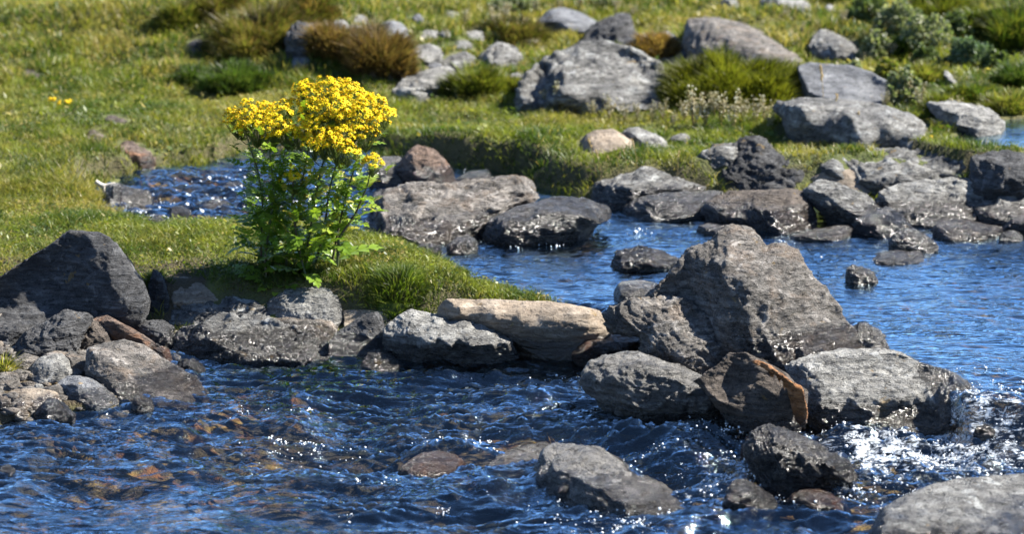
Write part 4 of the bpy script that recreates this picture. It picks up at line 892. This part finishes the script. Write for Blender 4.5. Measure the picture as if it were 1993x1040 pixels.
def octa(c, r, st=(1, 1, 1)):
    c = np.array(c); st = np.array(st)*r
    V = [c+np.array(d)*st for d in ((1,0,0),(-1,0,0),(0,1,0),(0,-1,0),(0,0,1),(0,0,-1))]
    return V, [(0,2,4),(2,1,4),(1,3,4),(3,0,4),(2,0,5),(1,2,5),(3,1,5),(0,3,5)]
def seed_stalk_proto(seed):
    rnd = random.Random(seed); root = empty('seed_stalk', (0, 0, 0)); lx, ly = rnd.uniform(-.25, .25), rnd.uniform(-.1, .1)
    path = [np.array([lx*t*t, ly*t*t, t-.05]) for t in np.linspace(0, 1, 8)]
    m = MB(); V, F = tube(path, .008, .005, 4); m.add(V, F, (.36,.27,.12)); m.build('stalk', M_DRY, root)
    m = MB(); 
    for i in range(26):
        t = .78+.24*i/26; c = np.array([lx*t*t+rnd.gauss(0, .012), ly*t*t+rnd.gauss(0, .012), t-.05]); V, F = octa(c, .016, (1, 1, 2)); m.add(V, F, (.48,.36,.18))
    m.build('seed_head', M_DRY, root); return root
def weed_proto(seed):
    rnd = random.Random(seed); root = empty('dry_weed', (0, 0, 0)); m = MB(); hd = MB()
    for b in range(9):
        a, l = rnd.uniform(0, 6.28), rnd.uniform(.05, .3); hgt = rnd.uniform(.6, 1)
        path = [np.array([l*math.cos(a)*t, l*math.sin(a)*t, hgt*t-.03]) for t in np.linspace(0, 1, 5)]
        V, F = tube(path, .01, .006, 4); m.add(V, F, (.22,.17,.08))
        for k in range(14):
            t = rnd.uniform(.45, 1.05); c = np.array([l*math.cos(a)*t, l*math.sin(a)*t, hgt*t])+np.array([rnd.gauss(0, .05) for _ in range(3)])
            V, F = octa(c, rnd.uniform(.018, .04)); g = rnd.random(); hd.add(V, F, (.42,.36,.20) if g < .5 else ((.55,.52,.40) if g < .75 else (.16,.17,.05)))
    m.build('stems', M_DRY, root); hd.build('seed_heads', M_DRY, root, smooth=False); return root
def ordinals(rows, text, where):
    W_ = ['first', 'second', 'third', 'fourth', 'fifth', 'sixth', 'seventh', 'eighth', 'ninth', 'tenth', 'eleventh', 'twelfth']
    order = sorted(range(len(rows)), key=lambda k: rows[k][0]); out = [None]*len(rows)
    for r_, k in enumerate(order): out[k] = text+', '+W_[r_]+' from the left '+where
    return out
def copy_tree(o):
    c = o.copy(); COL.objects.link(c)
    for ch in o.children: d = ch.copy(); COL.objects.link(d); d.parent = c
    return c
def place(proto, used, px, py, hpx, label, cat, group, rz):
    o = proto if not used else copy_tree(proto); c = on_ground(px, py); o.location = tuple(c); s = hpx*px_m(c[1]); o.scale = (s, s, s); o.rotation_euler = (0, 0, rz)
    return tag(o, label, cat, group)
sp = [seed_stalk_proto(k) for k in (1, 2, 3)]; wp = [weed_proto(k) for k in (11, 12, 13)]
su, wu = [False]*3, [False]*3
ROWS = [(1640,268,58),(1652,272,62),(1668,270,50),(1690,278,45),(1702,276,48),(1716,268,46),(1728,266,44),(1740,264,30),(1622,262,80),(1604,246,120),(1660,286,70),(1754,266,26)]; LB = ordinals(ROWS, 'thin dry seed stalk', 'before the flat-topped boulder')
for i, (px, py, h) in enumerate(ROWS):
    place(sp[i % 3], su[i % 3], px, py, h, LB[i], 'seed stalk', 'seed stalks before the flat-topped boulder', i*1.3); su[i % 3] = True
ROWS = [(1170,352,60),(1190,345,40),(1204,340,44),(1220,332,40),(1160,350,80),(1318,345,50),(1240,330,60),(1384,318,28)]; LB = ordinals(ROWS, 'bent dry grass stalk', 'on the bank left of the far rocks')
for i, (px, py, h) in enumerate(ROWS):
    place(sp[i % 3], True, px, py, h, LB[i], 'seed stalk', 'dry stalks on the grassy bank', i*2.1)
ROWS = [(1350,248,78),(1372,250,70),(1404,246,74),(1428,252,70),(1446,240,50),(1470,248,64),(1488,240,52),(1332,240,46),(1390,225,50),(1500,256,40),(1530,238,40),(1310,250,36)]; LB = ordinals(ROWS, 'fluffy dry weed', 'below the round olive tussock')
for i, (px, py, h) in enumerate(ROWS):
    place(wp[i % 3], wu[i % 3], px, py, h, LB[i], 'dry weed', 'dry weeds below the olive tussock', i*1.1); wu[i % 3] = True
ROWS = [(1090,222,60),(1120,226,52),(1150,232,40),(1186,236,48),(1215,240,40),(1240,236,40),(1270,234,36),(1060,212,38),(1030,205,34),(1290,236,40)]; LB = ordinals(ROWS, 'straggly tan weed', 'at the base of the largest hillside boulder')
for i, (px, py, h) in enumerate(ROWS):
    place(wp[i % 3], True, px, py, h, LB[i], 'dry weed', 'weeds at the base of the largest hillside boulder', i*1.7)
ROWS = [(1700,100,40),(1735,120,40),(1770,200,60),(1790,215,50),(1680,130,30),(1560,70,30),(1530,40,30),(1860,235,50),(1910,240,36),(1755,30,40),(1640,50,36),(1720,215,40)]; LB = ordinals(ROWS, 'pale fluffy weed', 'among the right hillside shrubs')
for i, (px, py, h) in enumerate(ROWS):
    place(wp[i % 3], True, px, py, h, LB[i], 'dry weed', 'pale weeds on the right hillside', i*.9)
ROWS = [(960,60,50),(985,45,45),(1040,30,40),(1090,22,36),(1130,18,40),(905,50,36),(1200,28,40),(1232,40,36),(870,80,26),(1010,70,30)]; LB = ordinals(ROWS, 'pale feathery weed', 'on the slope at top centre')
for i, (px, py, h) in enumerate(ROWS):
    place(wp[i % 3], True, px, py, h, LB[i], 'dry weed', 'feathery weeds at the top centre', i*1.9)

# ------------------------------------------------------------------ the ragwort
YP = hit(560, 578); base = on_ground(575, 578); YPL = float(base[1])+.09
def pp(px, py, dy=0.0): return PY(px, py, YPL+dy)
base = np.array([base[0], YPL, float(bilin(TZ, base[0], YPL))])
plant = empty('flowering_plant', tuple(base))
tag(plant, 'tall bushy plant topped with clusters of yellow flowers, standing on the grass tongue', 'flowering plant')
B = np.array(base)
base_z = float(bilin(TZ, base[0], YPL))
M_LEAF = blade_material('ragwort_leaf', .42, .32, .5); M_STEM = simple('ragwort_stem', (.085,.060,.035), .55, .3, var=((.06,.09,.03), 9))
def petal_mat():
    t = NT('ragwort_flower'); c = t.attr('col', True); p = t.bsdf(Base_Color=c, Roughness=.6, Specular_IOR_Level=.2)
    tr = t.n('ShaderNodeBsdfTranslucent'); t.set(tr.inputs[0], c); m = t.n('ShaderNodeMixShader'); t.set(m.inputs[0], .35); t.set(m.inputs[1], p); t.set(m.inputs[2], tr.outputs[0]); return t.fin(m.outputs[0])
M_FLOWER = petal_mat()
rnd = random.Random(5)
stems = [ # pixel path, depth offset
 ([(512,580),(509,520),(508,470),(512,400),(503,335),(486,285),(478,255)], .00),
 ([(583,566),(592,520),(600,470),(612,400),(622,340),(640,280),(648,225)], -.02),
 ([(535,575),(530,500),(532,440),(545,360),(553,305),(560,260)], .05),
 ([(640,566),(648,500),(662,430),(676,370),(690,330),(702,262)], .03),
 ([(604,570),(585,500),(572,430),(568,385),(571,352)], -.05),
 ([(520,575),(516,500),(528,420),(532,350),(524,290),(520,250)], -.04),
 ([(595,570),(618,500),(634,430),(640,370),(655,320),(670,240)], .04),
 ([(560,572),(556,500),(580,420),(590,340),(604,270),(610,200)], .02),
 ([(655,470),(690,420),(716,360),(722,326)], .0),
]
def interp(path, n=24):
    P_ = np.array(path); d = np.concatenate([[0], np.cumsum(np.linalg.norm(np.diff(P_, axis=0), axis=1))]); t = np.linspace(0, d[-1], n)
    return np.stack([np.interp(t, d, P_[:, k]) for k in range(P_.shape[1])], axis=1)
SP = []
for path, dy in stems:
    q = interp([tuple(pp(x, y, dy+.02*math.sin(i*1.3)))for i, (x, y) in enumerate(path)], 26)
    for _ in range(2): q[1:-1] = (q[:-2]+q[1:-1]*2+q[2:])/4
    q[0, 2] = min(q[0, 2], base_z-.01); SP.append(q-B)
    m = MB(); V, F = tube(q-B, .0042, .0018, 6); m.add(V, F, (.1,.07,.04)); m.build('stem', M_STEM, plant)
def leaf_mesh(seed, lobes=6):
    """jagged, deeply lobed leaf of length 1 along +X, curved down"""
    r = random.Random(seed); V = []; F = []; zc = lambda x: .10*math.sin(x*2.4)-.22*x*x
    def pt(x, y, z=0): V.append((x, y, zc(x)+z-.25*y*y+abs(y)*.12)); return len(V)-1
    mid = [pt(i/(lobes*2), 0, -.008) for i in range(lobes*2+1)]
    for s in (1, -1):
        inner = [pt(i/(lobes*2), s*(.022+.012*(i > 2))) for i in range(lobes*2+1)]
        for i in range(lobes*2):
            f = (mid[i], mid[i+1], inner[i+1], inner[i]); F.append(f if s > 0 else f[::-1])
        for k in range(lobes):
            x0, x1 = (2*k+.1)/(lobes*2), (2*k+1.35)/(lobes*2); xm = (x0+x1)/2
            L = (.10+.16*math.sin(math.pi*min(1, (k+1.2)/(lobes+.6))))*r.uniform(.8, 1.15)
            w = x1-x0; a = pt(x0, s*.03); b = pt(x1, s*.03)
            c = pt(xm-.02*w+L*.22, s*L*.55); c1 = pt(x1+L*.38, s*L*.50, .01); c0 = pt(x0+L*.05, s*L*.55, .012)
            tip = pt(xm+L*.62, s*L, -.015); t2 = pt(xm+L*.12, s*L*.92, .02)
            for f in ((a, b, c), (b, c1, c), (a, c, c0), (c, c1, tip), (c, tip, t2), (c0, c, t2)): F.append(f if s > 0 else f[::-1])
    e = pt(1.08, 0); n = len(mid)
    a = pt(.98, .07); b = pt(.98, -.07)
    F += [(mid[-1], e, a), (mid[-1], b, e)]
    return np.array(V), F
def leaf_data(seed, col):
    V, F = leaf_mesh(seed, random.Random(seed).choice([5, 6, 7])); m = MB(); m.add(V, F, col); o = m.build('leaf', M_LEAF, plant, smooth=False); return o
protos = [leaf_data(k, c) for k, c in enumerate([(.17,.27,.03),(.12,.21,.022),(.22,.33,.035),(.15,.25,.03),(.28,.36,.045),(.08,.15,.02)])]
used = [False]*len(protos)
def put_leaf(pos, az, pitch, L, k):
    o = protos[k]
    if used[k]: o = protos[k].copy(); COL.objects.link(o); o.parent = plant
    used[k] = True
    o.location = tuple(pos); o.rotation_euler = (rnd.uniform(-.4, .4), -pitch, az); o.scale = (L, L, L)
nleaf = 0
side = MB()   # the many small leaves of the side shoots
def shoot_leaf(pos, az, pitch, L, col):
    V, F = leaf_mesh(rnd.randint(0, 40), 4)
    R = Matrix.Translation(Vector(pos)) @ Matrix.Rotation(az, 4, 'Z') @ Matrix.Rotation(-pitch, 4, 'Y') @ Matrix.Rotation(rnd.uniform(-.6, .6), 4, 'X') @ Matrix.Scale(L, 4)
    side.add([tuple(R @ Vector(v)) for v in V], F, col)
GC = [(.16,.26,.025),(.22,.32,.03),(.11,.19,.02),(.28,.36,.05), (.40,.36,.05)]
for si, q in enumerate(SP):
    n = len(q); cnt = 11 if si < 8 else 5; az = rnd.uniform(0, 6.28)
    for k in range(cnt):
        t = .03+.72*k/cnt if si < 8 else .1+.8*k/cnt; i = int(t*(n-1)); az += 2.4+rnd.uniform(-.4, .4)
        L = (.135-.085*t)*rnd.uniform(.8, 1.25)
        put_leaf(q[i], az, rnd.uniform(-.1, .75), L, rnd.choice([0, 1, 3, 5] if si in (0, 2, 5) else [0, 2, 3, 4])); nleaf += 1  # left stems get darker leaves: the plant's shaded side put into the colour
    for k in range(74 if si < 8 else 34):
        t = rnd.uniform(.12, .95)**.8; i = int(t*(n-1)); a = rnd.uniform(0, 6.28); d = rnd.uniform(.0, .095)*(1.1-t*.4)
        pos = q[i]+np.array([math.cos(a)*d, math.sin(a)*d, d*.8])
        shoot_leaf(pos, a+rnd.uniform(-.7, .7), rnd.uniform(0, 1.2), rnd.uniform(.03, .065)*(1.15-.35*t), rnd.choice(GC if si not in (0, 2, 5) else GC[:3]))  # side leaves too: shade of the left stems painted in, brighter greens on the right
for k in range(10):                                           # rosette at the foot
    a = k*.63+.2; put_leaf(pp(rnd.choice([490, 520, 560, 600, 640, 670]), 572, rnd.uniform(-.03, .03))-B+np.array([0, 0, .01]), a, rnd.uniform(.1, .6), rnd.uniform(.09, .12), rnd.choice([2, 4, 0]))
sd_o = side.build('side_leaves', M_LEAF, plant, smooth=False); sd_o['kind'] = 'stuff'
def flower_head(m, c, nrm, r, rr):
    nrm = nrm/np.linalg.norm(nrm); a = np.cross(nrm, [0, 1, .1]); a /= np.linalg.norm(a); b = np.cross(nrm, a); c = np.array(c)
    yel = np.array([.90, .72, .012])*rr.uniform(.75, 1.1); org = np.array([.72, .42, .008])*rr.uniform(.8, 1.15)
    # disc
    V = [c+nrm*r*.42]; k = 7
    for ring_, z_ in ((.26, .34), (.42, .10)):
        for j in range(k): t = 6.2832*j/k; V.append(c+r*ring_*(a*math.cos(t)+b*math.sin(t))+nrm*r*z_)
    F = [(0, 1+j, 1+(j+1) % k) for j in range(k)]+[(1+j, 1+k+j, 1+k+(j+1) % k, 1+(j+1) % k) for j in range(k)]
    m.add(V, F, org)
    # green cup
    V2 = [c+r*.38*(a*math.cos(6.2832*j/5)+b*math.sin(6.2832*j/5)) for j in range(5)]+[c-nrm*r*.75]
    m.add(V2, [(j, (j+1) % 5, 5) for j in range(5)], (.16,.20,.03))
    if rr.random() < .12: return
    np_ = rr.choice([7, 8, 9, 10]); ph = rr.uniform(0, 6)
    for j in range(np_):
        t = ph+6.2832*j/np_; u = a*math.cos(t)+b*math.sin(t); w = b*math.cos(t)-a*math.sin(t); dr = rr.uniform(-.35, .15)
        V = [c+r*(u*.32-w*.10), c+r*(u*.32+w*.10), c+r*(u*.75+w*.17+nrm*dr*.4), c+r*(u*1.08+nrm*dr), c+r*(u*.75-w*.17+nrm*dr*.4)]
        m.add(V, [(0, 1, 2, 4), (4, 2, 3)], yel)
clusters = [(462,232,26,0),(485,212,26,0),(512,208,26,.02),(540,215,28,-.02),(500,238,34,-.04),(535,240,30,-.05),(560,252,28,-.03),(580,264,18,-.04),(452,218,16,.02),
 (565,200,20,.03),(600,178,30,.03),(592,168,20,.05),(636,166,32,.04),(672,166,26,.05),(612,205,34,0),(648,198,36,-.02),(690,186,32,.02),(722,194,28,.03),(748,216,24,.01),(700,212,30,-.02),
 (735,232,22,-.02),(712,258,26,-.03),(688,240,26,-.03),(606,232,26,-.03),(630,262,34,-.07),(655,276,32,-.08),(612,275,26,-.07),(676,290,24,-.07),(590,250,18,-.05),(665,255,24,-.06),
 (570,342,26,-.06),(724,312,22,-.02),(640,232,28,-.02),(532,262,20,-.05),(470,250,16,-.03),(660,222,26,-.03)]
for ci, (px, py, rp, dy) in enumerate(clusters):
    c = pp(px, py, dy)-B; s = px_m(YPL); R_ = rp*s; rr = random.Random(ci+100); m = MB()
    nh = int(9+rp*rp*.043); js = c-np.array([0, 0, R_*1.5]); 
    near = min((q[j] for q in SP for j in range(12, len(q))), key=lambda z: np.linalg.norm(z-js)+(2 if z[2] > js[2]+.01 else 0))
    V, F = tube([near, (near+js)/2+np.array([0, 0, -.004]), js], .0016, .0013, 4); m.add(V, F, (.13,.17,.04))
    for k in range(nh):
        rad = math.sqrt((k+.5)/nh); t = k*2.39996+rr.uniform(-.3, .3)
        off = np.array([math.cos(t)*rad*R_*1.12+rr.gauss(0, R_*.06), math.sin(t)*rad*R_*.95, R_*(.50*(1-rad*rad)-.18)+rr.gauss(0, R_*.17)])
        h_ = c+off; nrm = np.array([off[0]*.9, off[1]*.9-R_*.25, R_*.9])+np.array([rr.gauss(0, R_*.25) for _ in range(3)])
        flower_head(m, h_, nrm, rr.uniform(.0074, .0105), rr)
        V, F = tube([h_-nrm/np.linalg.norm(nrm)*.004, h_*.5+js*.5+np.array([0, 0, -R_*.12]), js], .0006, .0010, 3); m.add(V, F, (.16,.20,.045))
    m.build('flower_cluster', M_FLOWER, plant, smooth=False)

# small yellow flowers farther off
def tiny_flowers(label, px, py, spots):
    c = on_ground(px, py); root = empty('yellow_flower', tuple(c)); s = px_m(c[1]); rr = random.Random(px); m = MB(); st = MB()
    for (x, y, r) in spots:
        p = np.array([(x-px)*s, rr.uniform(-.02, .02), (py-y)*s])
        for k in range(10):
            V, F = octa(p+np.array([rr.gauss(0, r*s*.4), rr.gauss(0, r*s*.4), rr.gauss(0, r*s*.22)]), r*s*.4, (1, 1, .5)); m.add(V, F, (.86,.62,.02))
        V, F = tube([np.array([0, 0, -.01]), p*.6, p], .002, .0015, 4); st.add(V, F, (.1,.13,.03))
    st.build('stem', M_DRY, root); m.build('flower_head', M_FLOWER, root, smooth=False); return tag(root, label, 'flower')
tiny_flowers('low plant with a few yellow flower heads in the left meadow', 116, 212, [(102,194,9),(116,201,7),(131,197,9)])
tiny_flowers('yellow flower patch between the shrubs and the upper pool', 1898, 190, [(1892,180,7),(1902,184,8)])
tiny_flowers('single yellow dandelion in the grass before the flat-topped boulder', 1812, 272, [(1812,266,5)])
tiny_flowers('pair of yellow dandelions in the leafy grass left of the seed stalks', 1597, 250, [(1597,244,5),(1578,247,4)])
tiny_flowers('lone yellow dandelion low in the grass above the long knobbly boulder', 1715, 284, [(1715,279,5)])

# white stick at the creek, dead leaves on the wet rock
M_BONE = simple('bleached_wood', (.62,.58,.52), .8, .2, var=((.4,.36,.3), 60))
Yc = hit(222, 385)
m = MB(); q = interp([tuple(PY(x, y, Yc-.02)) for x, y in ((186,353),(196,360),(206,362),(222,358),(236,362))], 12); o0 = q.mean(0); V, F = tube(q-o0, .008, .006, 7); m.add(V, F, (1, 1, 1))
q2 = interp([tuple(PY(x, y, Yc-.03)) for x, y in ((202,361),(203,385),(202,402))], 6); V, F = tube(q2-o0, .004, .003, 6); m.add(V, F, (1, 1, 1))
o = m.build('stick', M_BONE); o.location = tuple(o0); tag(o, 'bleached white stick propped on the rock with the black hollow side', 'stick')
YL = hit(1070, 905)+.14
m = MB(); c0 = PY(1070, 868, YL); rr = random.Random(3)
for k in range(16):
    a = rr.uniform(0, 6.28); L = rr.uniform(.02, .045); c = np.array([rr.gauss(0, .028), rr.gauss(0, .012), rr.uniform(-.01, .012)]); u = np.array([math.cos(a), math.sin(a), rr.uniform(-.5, .6)])*L; v = np.array([-math.sin(a), math.cos(a), rr.uniform(-.3, .3)])*L*.35
    m.add([c-u*.5, c-u*.1+v*.7+[0, 0, .004], c+u*.5, c-u*.1-v*.7+[0, 0, .004]], [(0, 1, 2), (0, 2, 3)], rr.choice([(.30,.17,.05),(.40,.26,.09),(.20,.12,.04),(.45,.34,.14)]))
for k in range(7):
    a = rr.uniform(-.6, 3.7); c = np.array([rr.gauss(0, .02), 0, 0]); V, F = tube([c, c+np.array([math.cos(a)*.03, rr.uniform(-.01, .01), abs(math.sin(a))*.035])], .0014, .001, 4); m.add(V, F, (.30,.2,.08))
o = m.build('dead_leaves', M_DRY, smooth=False); o.location = tuple(c0); tag(o, 'clump of brown dead leaves and twigs caught on top of the long wet rock', 'dead leaves')

# splash: white beads that paint sun glints, along with thrown spray and foam
t = NT('splash_glint_drop'); M_GLINT_DROP = t.fin(t.bsdf(Base_Color=(.9,.93,.96), Roughness=.12, Specular_IOR_Level=.9))
ico_v = None
def drops(name, spots, zmax, rad):
    X = []; R_ = []
    for (px, py, rx, ry, n, z) in spots:
        g = GZ(px, py, z); x = g[0]+RS.normal(0, rx*.55, n); y = g[1]+RS.normal(0, ry*.55, n)
        k = fbm(P3(x*16, y*16, 3.), 2) > -.05; x, y = x[k], y[k]
        zz = surf_water(x, y)+np.abs(RS.normal(0, zmax, len(x)))-.001; X.append(np.stack([x, y, zz], axis=1)); R_.append(rad*RS.gamma(3., .33, len(x)))
    X = np.concatenate(X); R_ = np.concatenate(R_)[:, None, None]
    ph = (1+5**.5)/2; iv = np.array([(-1,ph,0),(1,ph,0),(-1,-ph,0),(1,-ph,0),(0,-1,ph),(0,1,ph),(0,-1,-ph),(0,1,-ph),(ph,0,-1),(ph,0,1),(-ph,0,-1),(-ph,0,1)])/math.sqrt(1+ph*ph)
    fi = np.array([(0,11,5),(0,5,1),(0,1,7),(0,7,10),(0,10,11),(1,5,9),(5,11,4),(11,10,2),(10,7,6),(7,1,8),(3,9,4),(3,4,2),(3,2,6),(3,6,8),(3,8,9),(4,9,5),(2,4,11),(6,2,10),(8,6,7),(9,8,1)])
    V = (X[:, None, :]+iv[None]*R_).reshape(-1, 3); Fc = (fi[None]+np.arange(len(X))[:, None, None]*12).reshape(-1, 3)
    return tag(np_mesh(name, V, Fc, M_GLINT_DROP), kind='stuff')
drops('splash_glints', [(1680,880,.16,.14,500,-.1),(1920,860,.20,.20,600,-.1),(1790,900,.22,.16,500,-.1),(1480,930,.14,.14,420,-.1),(1350,930,.10,.08,260,-.1),(1560,960,.22,.10,300,-.1),(1420,860,.12,.12,240,-.1),
  (600,850,.14,.04,110,-.1),(540,840,.10,.04,60,-.1),(900,850,.16,.05,110,-.1),(1000,850,.1,.05,60,-.1),(720,920,.06,.03,40,-.1),(1190,1010,.14,.08,170,-.1),(1280,1000,.1,.06,100,-.1),(1180,810,.12,.05,90,-.1),(860,970,.02,.02,14,-.1),(1080,960,.05,.03,30,-.1),(680,985,.02,.04,12,-.1),
  (1700,960,.2,.10,260,-.1),(1300,900,.16,.12,160,-.1),(1230,985,.10,.10,110,-.1),(1380,800,.1,.05,70,-.1),(1100,740,.08,.05,40,-.1),(450,800,.15,.05,40,-.1),(1540,850,.1,.05,130,-.1)], .006, .0017)
drops('splash_glints', [(380,385,.30,.20,230,.03),(290,400,.10,.12,140,.03),(450,350,.16,.14,90,.03),(560,400,.2,.16,120,.03),(740,335,.14,.14,110,.03),(800,365,.1,.08,60,.03),(680,380,.16,.1,60,.03),(880,350,.05,.03,20,0),
  (1240,450,.06,.05,16,0),(1060,480,.12,.06,26,0),(1180,430,.05,.05,30,0),(1700,440,.1,.04,16,0),(1290,510,.08,.04,26,0),(1620,505,.12,.02,14,0),(1540,470,.05,.02,14,0),(1950,470,.08,.03,16,0)], .004, .0022)

# gravel between the stones of the left heap and along the shore
def gravel(n, box, rad):
    x = RS.uniform(box[0], box[1], n); y = RS.uniform(box[2], box[3], n); s = bilin(TS, x, y); k = (s < .10) & (s > -.9) & (RS.rand(n) < .9); x, y = x[k], y[k]; m = len(x)
    r = rad*RS.gamma(2.2, .5, m)+.002; z = bilin(TZ, x, y)+r*.15
    ph = (1+5**.5)/2; iv = np.array([(-1,ph,0),(1,ph,0),(-1,-ph,0),(1,-ph,0),(0,-1,ph),(0,1,ph),(0,-1,-ph),(0,1,-ph),(ph,0,-1),(ph,0,1),(-ph,0,-1),(-ph,0,1)])/math.sqrt(1+ph*ph)
    fi = np.array([(0,11,5),(0,5,1),(0,1,7),(0,7,10),(0,10,11),(1,5,9),(5,11,4),(11,10,2),(10,7,6),(7,1,8),(3,9,4),(3,4,2),(3,2,6),(3,6,8),(3,8,9),(4,9,5),(2,4,11),(6,2,10),(8,6,7),(9,8,1)])
    jit = 1+RS.normal(0, .16, (m, 12, 1)); st = np.stack([RS.uniform(.8, 1.4, m), RS.uniform(.7, 1.2, m), RS.uniform(.4, .75, m)], axis=1)[:, None, :]
    V = (np.stack([x, y, z], axis=1)[:, None, :]+iv[None]*jit*st*r[:, None, None]).reshape(-1, 3); Fc = (fi[None]+np.arange(m)[:, None, None]*12).reshape(-1, 3)
    return tag(np_mesh('gravel', V, Fc, RM['warm'], smooth=False), kind='stuff')
gravel(2600, (-1.75, -.75, 7.2, 8.15), .009)
